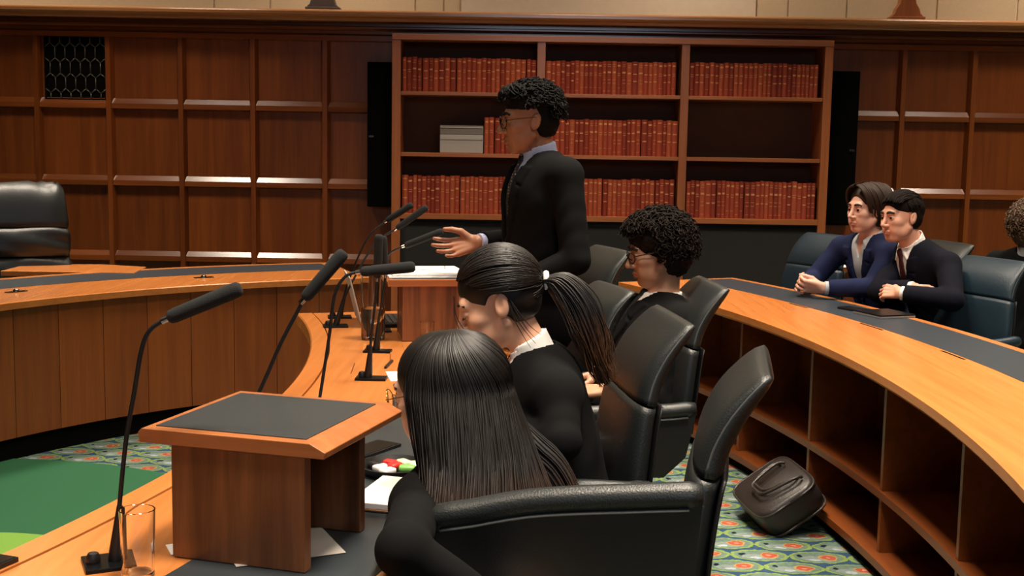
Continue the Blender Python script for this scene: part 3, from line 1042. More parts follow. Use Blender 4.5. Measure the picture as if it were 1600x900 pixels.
def microphone(label, base, stem, tip, rz=0.0, plate=(0.1, 0.075)):
    """gooseneck mic: stem points run from the plate to the head, tip is the head's far end"""
    t = thing('gooseneck_microphone', label, 'microphone', base)
    o_ = Vector(base)
    T = Matrix.Rotation(R(rz), 4, 'Z')
    MB().box((0, 0, 0.0035), (plate[0], plate[1], 0.007), bev=0.0015, T=T).build('base_plate', M['metal_dark'], t)
    foot = Vector(stem[0]) - o_
    s1 = Vector(stem[1]) - o_
    d = (s1 - foot).normalized()
    p0 = Vector((foot.x, foot.y, 0.006))
    MB().tube([p0, p0 + d * 0.02, p0 + d * 0.055, p0 + d * 0.10], [0.013, 0.0125, 0.0095, 0.0055], 12).build('socket', M['plastic'], t, smooth=True)
    MB().tube(curve_pts([p0 + d * 0.03] + [Vector(p) - o_ for p in stem[1:]], 30), 0.0042, 8).build('stem', M['plastic'], t, smooth='all')
    kb = MB(); kb.lathe([(0.012, 0.006), (0.013, 0.016), (0.009, 0.024), (0.0, 0.027)], 14, T=T @ Matrix.Translation((-plate[0] * 0.3, 0.0, 0)), closed=True)
    kb.build('talk_button', M['plastic'], t, smooth=True)
    h0, h1 = Vector(stem[-1]) - o_, Vector(tip) - o_
    hd = (h1 - h0).normalized()
    L_ = (h1 - h0).length
    hm = MB()
    hm.tube([h0, h0 + hd * 0.004, h0 + hd * 0.012, h0 + hd * (L_ - 0.016), h0 + hd * (L_ - 0.005), h1], [0.007, 0.0115, 0.013, 0.0142, 0.0132, 0.009], 16)
    h_ = hm.build('foam_head', M['foam'], t, smooth='all')
    MB().tube([h0 - hd * 0.012, h0 + hd * 0.001], 0.0062, 10).build('collar_ring', M['chrome'], h_, smooth=True)
    return t


microphone('gooseneck microphone nearest on the bench, beside the empty glass', (-0.705, 2.076, 0.7505),
           [(-0.694, 2.08, 0.765), (-0.686, 2.08, 0.845), (-0.671, 2.08, 0.972), (-0.654, 2.08, 1.063), (-0.640, 2.08, 1.137), (-0.624, 2.08, 1.171), (-0.594, 2.08, 1.191)], (-0.469, 2.09, 1.245), 25, (0.085, 0.085))
microphone('gooseneck microphone rising behind the near lectern, head slanting steeply up', (-0.632, 2.46, 0.7505),
           [(-0.632, 2.46, 0.76), (-0.590, 2.50, 0.84), (-0.523, 2.52, 0.986), (-0.482, 2.52, 1.079), (-0.434, 2.52, 1.171)], (-0.351, 2.53, 1.271), 15)
microphone('gooseneck microphone behind the near lectern with its head lying level', (-0.488, 2.93, 0.7505),
           [(-0.488, 2.93, 0.76), (-0.470, 2.97, 0.887), (-0.450, 2.98, 1.028), (-0.438, 2.98, 1.121), (-0.411, 2.98, 1.169), (-0.374, 2.98, 1.181)], (-0.240, 2.98, 1.196), 5)
microphone('gooseneck microphone with upright head, on the plate nearer the pen and paper', (-0.442, 3.8, 0.7508),
           [(-0.452, 3.8, 0.757), (-0.443, 3.8, 0.879), (-0.430, 3.8, 1.002), (-0.424, 3.8, 1.075)], (-0.418, 3.79, 1.212), -2, (0.098, 0.06))
microphone('gooseneck microphone with upright head, on the plate just before the water jug', (-0.479, 4.31, 0.7508),
           [(-0.484, 4.31, 0.757), (-0.475, 4.31, 0.866), (-0.457, 4.31, 0.982), (-0.452, 4.31, 1.03)], (-0.460, 4.30, 1.168), -2, (0.098, 0.06))
microphone('gooseneck microphone pointing up at the standing man, farthest and leftmost of three', (-0.735, 5.15, 0.7508),
           [(-0.735, 5.15, 0.757), (-0.70, 5.15, 0.90), (-0.62, 5.15, 1.086), (-0.536, 5.15, 1.168)], (-0.426, 5.13, 1.24), 10)
microphone('gooseneck microphone pointing up at the standing man, middle of three', (-0.715, 4.89, 0.7508),
           [(-0.715, 4.89, 0.757), (-0.67, 4.90, 0.89), (-0.57, 4.95, 1.076), (-0.474, 4.95, 1.15)], (-0.349, 4.93, 1.241), 10)
microphone('gooseneck microphone reaching low over the papers under the man\'s hand', (-0.53, 4.79, 0.7508),
           [(-0.53, 4.79, 0.757), (-0.525, 4.76, 0.92), (-0.49, 4.72, 1.055), (-0.419, 4.70, 1.101)], (-0.271, 4.69, 1.161), 10)

# ================================================================== GLASSWARE AND SMALL THINGS
def tumbler(label, x, y, z, r, h, water=0.0, name='drinking_glass', cat='glass', lip=1.06):
    t = thing(name, label, cat, (x, y, z))
    MB().lathe([(0, 0.0005), (r * 0.92, 0.0005), (r * 0.96, 0.004), (r, h * 0.5), (r * lip, h - 0.001), (r * lip - 0.0012, h), (r * lip - 0.0024, h - 0.001), (r - 0.0026, h * 0.5), (r * 0.94 - 0.003, 0.016), (r * 0.8, 0.0125), (0, 0.0115)], 40, closed=True).build('vessel', M['glass'], t, smooth=True, weld=True)
    if water:
        rr = r - 0.0020
        MB().lathe([(0, 0.0110), (r * 0.79, 0.0120), (r * 0.94 - 0.0025, 0.0155), (rr, h * 0.45), (rr, water), (0, water)], 40, closed=True).build('water', M['water'], t, smooth=True, weld=True)
    return t
tumbler('empty straight drinking glass beside the nearest microphone', -0.632, 2.01, 0.7508, 0.0285, 0.122)
tumbler('small drinking glass in front of the far lectern, behind the long-haired woman\'s head', -0.315, 4.50, 0.7508, 0.026, 0.085)
jug = tumbler('tall clear glass jug half full of water on the bench', -0.528, 4.59, 0.7508, 0.047, 0.25, 0.12, 'water_jug', 'jug', 1.04)

def slab(name, label, cat, c, s, rz, mats, group=None):
    """flat things; mats: list of (part name, size, offset, material)"""
    t = thing(name, label, cat, c, R(rz), group)
    for nm, sz, off, mt in mats:
        MB().box(off, sz, bev=min(0.0015, min(sz) * 0.3)).build(nm, M[mt], t)
    return t

# open laptop by the far lectern: screen seen edge-on
lp = thing('laptop', 'dark open laptop on the bench left of the far lectern', 'laptop', (-0.53, 5.03, 0.7508), R(12))
MB().box((0.0, 0, 0.008), (0.21, 0.30, 0.015), bev=0.003).build('keyboard_base', M['metal_dark'], lp)
for r_ in range(4):
    MB().box((0.055 - r_ * 0.022, 0, 0.0165), (0.016, 0.26, 0.002)).build('key_row', M['plastic'], lp)
sc = MB().box((0, 0, 0.10), (0.006, 0.30, 0.20), bev=0.002).build('screen', M['boxfile'], lp)
sc.location = (-0.108, 0, 0.012)
sc.rotation_euler = (0, R(-14), 0)
MB().box((0.0036, 0, 0.102), (0.001, 0.285, 0.18)).build('display', M['plastic'], sc)

# papers on the far lectern
pb = thing('ring_binder', 'open ring binder of white papers on the far lectern', 'binder', (-0.345, 4.755, 0.9890), R(9.8))
MB().box((0, 0, 0.002), (0.30, 0.34, 0.004), bev=0.001).build('cover', M['paper'], pb)
for s in (-1, 1):
    mb = MB(); mb.box((0.0, s * 0.082, 0.012), (0.275, 0.155, 0.016), bev=0.001)
    p_ = mb.build('page_block', M['paper'], pb)
    p_.rotation_euler = (R(-s * 2.5), 0, 0)
for x_ in (-0.08, 0.08):
    MB().tube([(x_, 0.016 * math.cos(a), 0.012 + 0.016 * math.sin(a)) for a in [R(d) for d in range(0, 181, 20)]], 0.0018, 6).build('ring', M['chrome'], pb, smooth='all')

slab('pen', 'black pen lying on the bench beside the white paper', 'pen', (-0.412, 4.05, 0.7545), (0, 0, 0), 86,
     [('barrel', (0.13, 0.009, 0.008), (0, 0, 0), 'plastic'), ('clip', (0.04, 0.002, 0.003), (0.04, 0, 0.005), 'chrome')])
slab('paper_sheet', 'white sheet of paper by the pen, beside the long-haired woman\'s glasses', 'paper', (-0.34, 3.86, 0.7516), (0, 0, 0), 12,
     [('sheet', (0.11, 0.16, 0.0016), (0, 0, 0), 'paper')])
slab('notebook', 'white notepad with a brown cover under the long-haired woman\'s shoulder', 'notebook', (-0.235, 2.50, 0.7530), (0, 0, 0), -14,
     [('cover', (0.15, 0.215, 0.004), (0, 0, 0.002), 'brown_card'), ('pages', (0.14, 0.205, 0.012), (0, 0, 0.0102), 'paper')])
slab('paper_sheet', 'white sheet of paper inside the near lectern', 'paper', (-0.42, 2.18, 0.7534), (0, 0, 0), 25,
     [('sheet', (0.2, 0.16, 0.0012), (0, 0, 0), 'boxfile')])
slab('paper_sheet', 'corner of white paper showing between the near glass and lectern', 'paper', (-0.585, 2.17, 0.7518), (0, 0, 0), 25,
     [('sheet', (0.08, 0.06, 0.0012), (0, 0, 0), 'paper')])
slab('phone', 'dark phone lying on the grey leather past the sweet tray', 'phone', (-0.335, 2.90, 0.7555), (0, 0, 0), 60,
     [('body', (0.145, 0.072, 0.008), (0, 0, 0), 'plastic'), ('screen', (0.135, 0.066, 0.001), (0, 0, 0.0046), 'metal_dark')])
slab('phone', 'black phone cut by the left edge at the near end of the bench', 'phone', (-0.925, 2.02, 0.7565), (0, 0, 0), 70,
     [('body', (0.15, 0.075, 0.009), (0, 0, 0), 'plastic'), ('screen', (0.14, 0.069, 0.001), (0, 0, 0.0051), 'metal_dark')])
# round black tray of sweets
tr = thing('sweet_tray', 'round black dish holding small coloured wrapped sweets', 'tray', (-0.262, 2.705, 0.7518))
MB().lathe([(0.0, 0.0), (0.066, 0.0), (0.078, 0.02), (0.082, 0.02), (0.07, -0.0004), (0.0, -0.0004)], 32, closed=True, T=Matrix.Translation((0, 0, 0.0006))).build('dish', M['plastic'], tr, smooth=True)
swm = [plain('sweet_red', srgb(196, 44, 40), 0.35), plain('sweet_green', srgb(120, 190, 90), 0.35), plain('sweet_white', srgb(232, 230, 226), 0.35), plain('sweet_mint', srgb(190, 226, 176), 0.35), plain('sweet_black', srgb(26, 26, 28), 0.35)]
sn = ['red', 'green', 'white', 'pale green', 'black']
for k, (dx, dy, dz, ci) in enumerate(((-0.03, 0.0, 0.010, 2), (-0.045, 0.02, 0.010, 4), (0.0, 0.01, 0.012, 0), (-0.012, -0.03, 0.010, 2), (0.03, -0.01, 0.012, 1), (0.02, 0.03, 0.014, 3), (-0.01, 0.035, 0.012, 0), (0.045, 0.02, 0.012, 3))):
    o = MB().box((0, 0, 0), (0.036, 0.024, 0.014), bev=0.005).build('wrapped_sweet', swm[ci], None, smooth='all')
    o.location = (-0.262 + dx, 2.705 + dy, 0.7524 + dz)
    o.rotation_euler = (0, 0, rnd.random() * 3)
    tag(o, 'small %s wrapped sweet in the round black dish' % sn[ci], 'sweet', 'sweets in the dish (%s)' % sn[ci])

slab('phone', 'black phone on the rear bench before the man with the dark red tie', 'phone', (1.61, 5.66, 0.7565), (0, 0, 0), -60,
     [('body', (0.15, 0.075, 0.010), (0, 0, 0), 'plastic'), ('screen', (0.14, 0.068, 0.001), (0, 0, 0.0056), 'metal_dark')])
slab('laptop', 'closed dark laptop with a grey edge on the rear bench', 'laptop', (1.70, 5.50, 0.7515), (0, 0, 0), -70,
     [('keyboard_base', (0.2, 0.19, 0.009), (0, 0, 0.0046), 'boxfile_dark'), ('lid', (0.2, 0.19, 0.006), (0, 0, 0.0125), 'metal_dark')])

# ================================================================== BAG ON THE FLOOR
bg = thing('leather_bag', 'black leather briefcase bag with two handles slumped against the rear bench', 'bag', (1.08, 4.80, 0.0))
u = Vector((0.215, 0.03, 0.145)).normalized()
v = Vector((0.06, -0.33, -0.02))
v = (v - u * v.dot(u)).normalized()
n_ = u.cross(v)
if n_.z < 0: n_ = -n_
ctr = Vector((1.05, 4.74, 0.165)) - Vector((1.08, 4.80, 0))
T = Matrix((( *[u[0], v[0], n_[0]], ctr[0]), (*[u[1], v[1], n_[1]], ctr[1]), (*[u[2], v[2], n_[2]], ctr[2]), (0, 0, 0, 1)))
mb = MB()
rings = []
for h, g in ((0.0, 0.93), (-0.008, 0.99), (-0.03, 1.02), (-0.07, 1.03), (-0.105, 1.0), (-0.125, 0.9)):
    rings.append([(b * g, a * g, h + 0.006 * math.sin(6 * a) * math.cos(9 * b)) for a, b in rrect(0, 0, 0.27, 0.36, 40, 5)])
mb.loft(rings, T=T)
body = mb.build('bag_body', M['bag'], bg, smooth='all')
mb = MB()
for h in (-0.012, -0.11):
    rg = [(b * 1.015, a * 1.015, h) for a, b in rrect(0, 0, 0.27, 0.36, 40, 5)]
    mb.tube(rg + rg[:1], 0.005, 6, T=T)
mb.build('piping', M['bag'], body, smooth='all')
for q_ in (0.0, 0.03):
    pts = [(0.09, -0.085, 0.004), (0.055, -0.09, 0.02), (-0.035 - q_, -0.06, 0.022), (-0.05 - q_, 0.0, 0.022), (-0.035 - q_, 0.06, 0.022), (0.055, 0.09, 0.02), (0.09, 0.085, 0.004)]
    mb = MB(); mb.tube(curve_pts([(p[0] + q_ * 0.4, p[1] + q_ * 0.8, p[2] + q_ * 0.25) for p in pts], 30), 0.0065, 8, T=T)
    mb.build('handle', M['bag'], bg, smooth='all')
mb = MB(); mb.box((0.0, -0.182, -0.06), (0.2, 0.004, 0.012), T=T)
mb.build('zip', M['metal_dark'], bg)
for a_ in (0.05, 0.09):
    mb = MB(); mb.box((a_, -0.186, -0.05), (0.016, 0.006, 0.02), bev=0.002, T=T)
    mb.build('buckle', M['chrome'], bg)

# ================================================================== PEOPLE
# every body is sculpted as a signed distance field and skinned once, so it is one continuous surface
def V(*a):
    return np.array(a, float)


def unit(a):
    a = np.asarray(a, float)
    return a / np.linalg.norm(a)


def axis_pts(lo, hi, coarse, fine):
    """grid line positions: coarse spacing, finer inside the given (a, b, h) spans"""
    out = [lo]
    while out[-1] < hi:
        x = out[-1]
        h = coarse
        for a, b, f in fine:
            if a - coarse <= x <= b: h = min(h, f)
        out.append(x + h)
    return np.array(out)


class Vol:
    def __init__(self, xs, ys, zs):
        self.a = (xs, ys, zs)
        self.D = np.full((len(xs), len(ys), len(zs)), 0.15, np.float32)

    def block(self, lo, hi):
        sl, g = [], []
        for k in range(3):
            i0 = max(0, int(np.searchsorted(self.a[k], lo[k])) - 1)
            i1 = min(len(self.a[k]), int(np.searchsorted(self.a[k], hi[k])) + 1)
            sl.append(slice(i0, i1))
            g.append(self.a[k][i0:i1].astype(np.float32))
        if any(len(x) == 0 for x in g): return None, None
        return tuple(sl), (g[0][:, None, None], g[1][None, :, None], g[2][None, None, :])

    def put(self, d, sl, k, mode):
        A = self.D[sl]
        if mode == 'add':
            if k > 0:
                h = np.clip(0.5 + 0.5 * (A - d) / k, 0, 1)
                self.D[sl] = A * (1 - h) + d * h - k * h * (1 - h)
            else:
                self.D[sl] = np.minimum(A, d)
        else:
            if k > 0:
                h = np.clip(0.5 - 0.5 * (A + d) / k, 0, 1)
                self.D[sl] = A * (1 - h) - d * h + k * h * (1 - h)
            else:
                self.D[sl] = np.maximum(A, -d)

    def rc(self, a, b, ra, rb, k=0.01, mode='add'):
        a, b = V(*a), V(*b)
        m = k + 0.03
        lo = np.minimum(a - ra, b - rb) - m
        hi = np.maximum(a + ra, b + rb) + m
        sl, g = self.block(lo, hi)
        if sl is None: return self
        ab = b - a
        L2 = float(ab @ ab) + 1e-12
        px, py, pz = g[0] - a[0], g[1] - a[1], g[2] - a[2]
        t = np.clip((px * ab[0] + py * ab[1] + pz * ab[2]) / L2, 0, 1)
        d = np.sqrt((px - t * ab[0]) ** 2 + (py - t * ab[1]) ** 2 + (pz - t * ab[2]) ** 2) - (ra + (rb - ra) * t)
        self.put(d.astype(np.float32), sl, k, mode)
        return self

    def el(self, c, r, F=None, k=0.015, mode='add'):
        """ellipsoid; F columns are its axes"""
        c = V(*c)
        if F is None: F = np.eye(3)
        ext = np.sqrt(((F * np.array(r)[None, :]) ** 2).sum(1)) + k + 0.03
        sl, g = self.block(c - ext, c + ext)
        if sl is None: return self
        px, py, pz = g[0] - c[0], g[1] - c[1], g[2] - c[2]
        q = [(px * F[0, i] + py * F[1, i] + pz * F[2, i]) / r[i] for i in range(3)]
        k0 = np.sqrt(q[0] ** 2 + q[1] ** 2 + q[2] ** 2)
        k1 = np.sqrt((q[0] / r[0]) ** 2 + (q[1] / r[1]) ** 2 + (q[2] / r[2]) ** 2)
        d = k0 * (k0 - 1) / np.maximum(k1, 1e-6)
        self.put(d.astype(np.float32), sl, k, mode)
        return self

    def coords(self):
        return self.a[0].astype(np.float32)[:, None, None], self.a[1].astype(np.float32)[None, :, None], self.a[2].astype(np.float32)[None, None, :]

    def mesh(self):
        D = self.D
        S = (D < 0)
        nx, ny, nz = D.shape
        cnt = np.zeros((nx - 1, ny - 1, nz - 1), np.uint8)
        for i in (0, 1):
            for j in (0, 1):
                for k in (0, 1):
                    cnt += S[i:nx - 1 + i, j:ny - 1 + j, k:nz - 1 + k]
        act = (cnt > 0) & (cnt < 8)
        idx = np.argwhere(act)
        N = len(idx)
        if N == 0: return np.zeros((0, 3)), np.zeros((0, 4), int)
        acc = np.zeros((N, 3))
        num = np.zeros(N)
        corners = [(i, j, k) for i in (0, 1) for j in (0, 1) for k in (0, 1)]
        val = {c: D[idx[:, 0] + c[0], idx[:, 1] + c[1], idx[:, 2] + c[2]].astype(float) for c in corners}
        for c in corners:
            for ax in range(3):
                if c[ax] == 0:
                    e = list(c)
                    e[ax] = 1
                    d0, d1 = val[c], val[tuple(e)]
                    msk = (d0 < 0) != (d1 < 0)
                    t = np.where(msk, d0 / np.where(msk, d0 - d1, 1), 0)
                    p = np.tile(np.array(c, float), (N, 1))
                    p[:, ax] = t
                    acc += p * msk[:, None]
                    num += msk
        pos = acc / num[:, None] + idx
        vs = np.stack([np.interp(pos[:, k], np.arange(len(self.a[k])), self.a[k]) for k in range(3)], 1)
        vid = np.full(act.shape, -1, np.int32)
        vid[act] = np.arange(N)
        quads = []
        for ax in range(3):
            o1, o2 = [(1, 2), (2, 0), (0, 1)][ax]
            s0 = [slice(None)] * 3
            s1 = [slice(None)] * 3
            s0[ax] = slice(0, -1)
            s1[ax] = slice(1, None)
            ch = S[tuple(s0)] != S[tuple(s1)]
            e = np.argwhere(ch)
            ok = (e[:, o1] > 0) & (e[:, o2] > 0) & (e[:, o1] < D.shape[o1] - 1) & (e[:, o2] < D.shape[o2] - 1)
            e = e[ok]
            if not len(e): continue
            def cell(d1, d2):
                q = e.copy()
                q[:, o1] -= d1
                q[:, o2] -= d2
                return vid[q[:, 0], q[:, 1], q[:, 2]]
            Q = np.stack([cell(1, 1), cell(0, 1), cell(0, 0), cell(1, 0)], 1)
            inside = S[e[:, 0], e[:, 1], e[:, 2]]
            Q[~inside] = Q[~inside][:, ::-1]
            quads.append(Q)
        Q = np.concatenate(quads)
        Q = Q[(Q >= 0).all(1)]
        return vs, Q


def np_mesh(name, vs, Q, mats, parent=None, origin=(0, 0, 0), mat_idx=None, smooth=True):
    me = bpy.data.meshes.new(name)
    vs = np.asarray(vs, float) - np.array(origin)[None, :]
    Q = np.asarray(Q, np.int32)
    n = Q.shape[1]
    me.vertices.add(len(vs))
    me.vertices.foreach_set('co', vs.astype(np.float32).ravel())
    me.loops.add(Q.size)
    me.loops.foreach_set('vertex_index', Q.ravel())
    me.polygons.add(len(Q))
    me.polygons.foreach_set('loop_start', np.arange(0, Q.size, n, dtype=np.int32))
    me.polygons.foreach_set('loop_total', np.full(len(Q), n, np.int32))
    if not isinstance(mats, (list, tuple)): mats = [mats]
    for m in mats: me.materials.append(m)
    if mat_idx is not None: me.polygons.foreach_set('material_index', np.asarray(mat_idx, np.int32))
    me.polygons.foreach_set('use_smooth', np.full(len(Q), smooth))
    me.update(calc_edges=True)
    me.validate()
    o = bpy.data.objects.new(name, me)
    COL.objects.link(o)
    if parent is not None: o.parent = parent
    return o


class Strands:
    """many tapering locks joined into one hair mesh"""

    def __init__(self):
        self.v, self.q, self.n = [], [], 0

    def lock(self, pts, r0, r1=None, seg=5, flat=1.0, side=None):
        P = np.asarray(pts, float)
        m = len(P)
        T = np.gradient(P, axis=0)
        T /= np.linalg.norm(T, axis=1)[:, None] + 1e-9
        ref = np.array([0, 0, 1.0]) if side is None else np.asarray(side, float)
        A = np.cross(T, ref)
        bad = np.linalg.norm(A, axis=1) < 0.05
        A[bad] = np.cross(T[bad], [1.0, 0.3, 0])
        A /= np.linalg.norm(A, axis=1)[:, None] + 1e-9
        B = np.cross(T, A)
        s = np.linspace(0, 1, m)
        rr = r0 + ((r0 * 0.25 if r1 is None else r1) - r0) * s ** 2
        th = np.arange(seg) * 2 * math.pi / seg
        ring = P[:, None, :] + rr[:, None, None] * (A[:, None, :] * np.cos(th)[None, :, None] + flat * B[:, None, :] * np.sin(th)[None, :, None])
        self.v.append(ring.reshape(-1, 3))
        i = np.arange(m - 1)[:, None] * seg
        j = np.arange(seg)[None, :]
        j2 = (j + 1) % seg
        q = np.stack([i + j, i + j2, i + seg + j2, i + seg + j], -1).reshape(-1, 4) + self.n
        self.q.append(q)
        self.n += m * seg

    def add_mesh(self, vs, Q):
        self.v.append(np.asarray(vs, float))
        self.q.append(np.asarray(Q, int) + self.n)
        self.n += len(vs)

    def build(self, name, mat, parent, origin):
        return np_mesh(name, np.concatenate(self.v), np.concatenate(self.q), mat, parent, origin)


def head_frame(yaw, pitch=0.0, roll=0.0):
    y, p, r = R(yaw), R(pitch), R(roll)
    f0 = V(math.cos(y), math.sin(y), 0)
    z = V(0, 0, 1)
    f = f0 * math.cos(p) - z * math.sin(p)
    u = z * math.cos(p) + f0 * math.sin(p)
    l = np.cross(u, f)
    l2 = l * math.cos(r) + u * math.sin(r)
    u2 = u * math.cos(r) - l * math.sin(r)
    return np.stack([f, l2, u2], 1)


def sculpt_head(vol, c, F, s=1.0, fem=0.0, eyes_open=True, nose=1.0):
    P = lambda x, y, z: c + F @ V(x * s, y * s, z * s)
    e = lambda x, y, z, r, k=0.015, mode='add': vol.el(P(x, y, z), tuple(a * s for a in r), F, k * s, mode)
    rc = lambda a, b, ra, rb, k=0.01, mode='add': vol.rc(P(*a), P(*b), ra * s, rb * s, k * s, mode)
    e(-0.014, 0, 0.030, (0.094, 0.074, 0.084))
    e(0.030, 0, -0.030, (0.058, 0.060 - 0.003 * fem, 0.074), 0.03)
    rc((0.020, 0.036, -0.078), (0.020, -0.036, -0.078), 0.020, 0.020, 0.03)
    rc((0.062, 0.012, -0.100), (0.062, -0.012, -0.100), 0.017, 0.017, 0.022)       # chin
    for y in (-1, 1):
        rc((-0.002, y * 0.058, -0.052), (0.052, y * 0.024, -0.098), 0.014 - 0.002 * fem, 0.013, 0.025)   # jaw line
        e(0.058, y * 0.042, -0.022, (0.022, 0.020, 0.018), 0.022)                 # cheekbone
        e(0.058, y * 0.032, -0.062, (0.022, 0.020, 0.024), 0.022)
    rc((0.074, -0.036, 0.022), (0.074, 0.036, 0.022), 0.013, 0.013, 0.016)         # brow
    for y in (-1, 1):
        e(0.090, y * 0.031, 0.000, (0.014, 0.018, 0.011), 0.014, 'sub')           # eye socket
    # nose
    rc((0.084, 0, 0.008), (0.108 * (0.9 + 0.1 * nose), 0, -0.030), 0.0075, 0.0095, 0.012)
    e(0.107, 0, -0.034, (0.0105, 0.0110, 0.0090), 0.006)
    for y in (-1, 1):
        e(0.094, y * 0.0125, -0.037, (0.011, 0.0075, 0.008), 0.006)
    # mouth
    rc((0.086, -0.017, -0.0650), (0.0908, 0, -0.0630), 0.0040, 0.0056, 0.006)
    rc((0.086, 0.017, -0.0650), (0.0908, 0, -0.0630), 0.0040, 0.0056, 0.006)
    rc((0.084, -0.014, -0.0740), (0.0885, 0, -0.0750), 0.0040, 0.0062, 0.006)
    rc((0.084, 0.014, -0.0740), (0.0885, 0, -0.0750), 0.0040, 0.0062, 0.006)
    rc((0.0925, -0.022, -0.0695), (0.0968, 0, -0.0690), 0.0018, 0.0020, 0.003, 'sub')
    rc((0.0925, 0.022, -0.0695), (0.0968, 0, -0.0690), 0.0018, 0.0020, 0.003, 'sub')
    # ears
    for y in (-1, 1):
        Fy = F @ np.array([[0.94, 0, 0.34], [0, 1, 0], [-0.34, 0, 0.94]]).T
        vol.el(P(-0.012, y * 0.078, -0.008), (0.018 * s, 0.0075 * s, 0.031 * s), Fy, 0.005 * s)
        vol.el(P(-0.007, y * 0.088, -0.004), (0.009 * s, 0.007 * s, 0.018 * s), Fy, 0.004 * s, 'sub')
    # eyelids: a slit is cut and the eyeball sits behind it
    for y in (-1, 1):
        e(0.0755, y * 0.0315, 0.000, (0.0135, 0.0150, 0.0125), 0.004)
        if eyes_open:
            e(0.0885, y * 0.0325, -0.0005, (0.010, 0.0125, 0.0048), 0.002, 'sub')
    return P


def make_eyes(root, origin, P, F, s, squint=False):
    for y in (-1, 1):
        mb = MB()
        c = P(0.0765, y * 0.0318, 0.0)
        n = 14
        rad = 0.0116 * s
        rings = []
        mi = []
        for i in range(n + 1):
            a = math.pi * i / n
            rings.append([tuple(c + F @ V(rad * math.cos(a), rad * math.sin(a) * math.cos(2 * math.pi * k / 16), rad * math.sin(a) * math.sin(2 * math.pi * k / 16))) for k in range(16)])
        mb.loft(rings, 0, False)
        for fi in range(len(mb.f)):
            mb.m[fi] = 1 if fi // 16 < 4 else 0
        mb.build('eye', [M['eye_white'], M['iris']], root, smooth='all', origin=origin)


def make_brows(root, origin, P, mat, thick=0.0042, z=0.0235):
    for y in (-1, 1):
        pts = [P(0.0885, y * 0.012, z - 0.001), P(0.0895, y * 0.022, z + 0.003), P(0.085, y * 0.036, z + 0.004), P(0.074, y * 0.050, z - 0.003)]
        mb = MB()
        mb.tube(curve_pts([tuple(p) for p in pts], 18), [thick * (0.7 + 0.6 * math.sin(math.pi * (i + 2) / 24)) for i in range(19)], 6)
        mb.build('eyebrow', mat, root, smooth='all', origin=origin)


def make_glasses(root, origin, P, F, s, frame, rad=0.0235, zc=-0.004, wire=0.0016, oblong=0.9, x0=0.104, ear=-0.012):
    g = MB()
    n = 28
    for y in (-1, 1):
        ring = [tuple(P(x0 - 0.012 * (abs(y * 0.033 + rad * math.cos(a)) / 0.05) ** 2, y * 0.033 + rad * math.cos(a), zc + rad * oblong * math.sin(a))) for a in [2 * math.pi * k / n for k in range(n + 1)]]
        g.tube(ring, wire * s, 6)
        g.tube([tuple(P(x0 - 0.013, y * (0.033 + rad * 0.98), zc + 0.006)), tuple(P(0.05, y * 0.076, zc + 0.010)), tuple(P(ear, y * 0.082, zc + 0.012)), tuple(P(ear - 0.018, y * 0.082, zc - 0.008))], wire * s, 6)
        g.tube([tuple(P(x0 - 0.002, y * 0.010, zc - 0.002)), tuple(P(x0 - 0.012, y * 0.010, zc - 0.012))], wire * 0.8 * s, 5)
    g.tube(curve_pts([tuple(P(x0, -0.0105, zc + 0.004)), tuple(P(x0 + 0.005, 0, zc + 0.008)), tuple(P(x0, 0.0105, zc + 0.004))], 8), wire * s, 6)
    o = g.build('glasses', frame, root, smooth='all', origin=origin)
    for y in (-1, 1):
        lb = MB()
        f_, b_ = [], []
        for k in range(n):
            a = 2 * math.pi * k / n
            xx = x0 - 0.012 * (abs(y * 0.033 + rad * math.cos(a)) / 0.05) ** 2
            f_.append(tuple(P(xx + 0.0006, y * 0.033 + rad * 0.97 * math.cos(a), zc + rad * 0.97 * oblong * math.sin(a))))
            b_.append(tuple(P(xx - 0.0006, y * 0.033 + rad * 0.97 * math.cos(a), zc + rad * 0.97 * oblong * math.sin(a))))
        lb.loft([b_, f_])
        lb.build('lens', M['lens'], o, origin=origin)
    return o


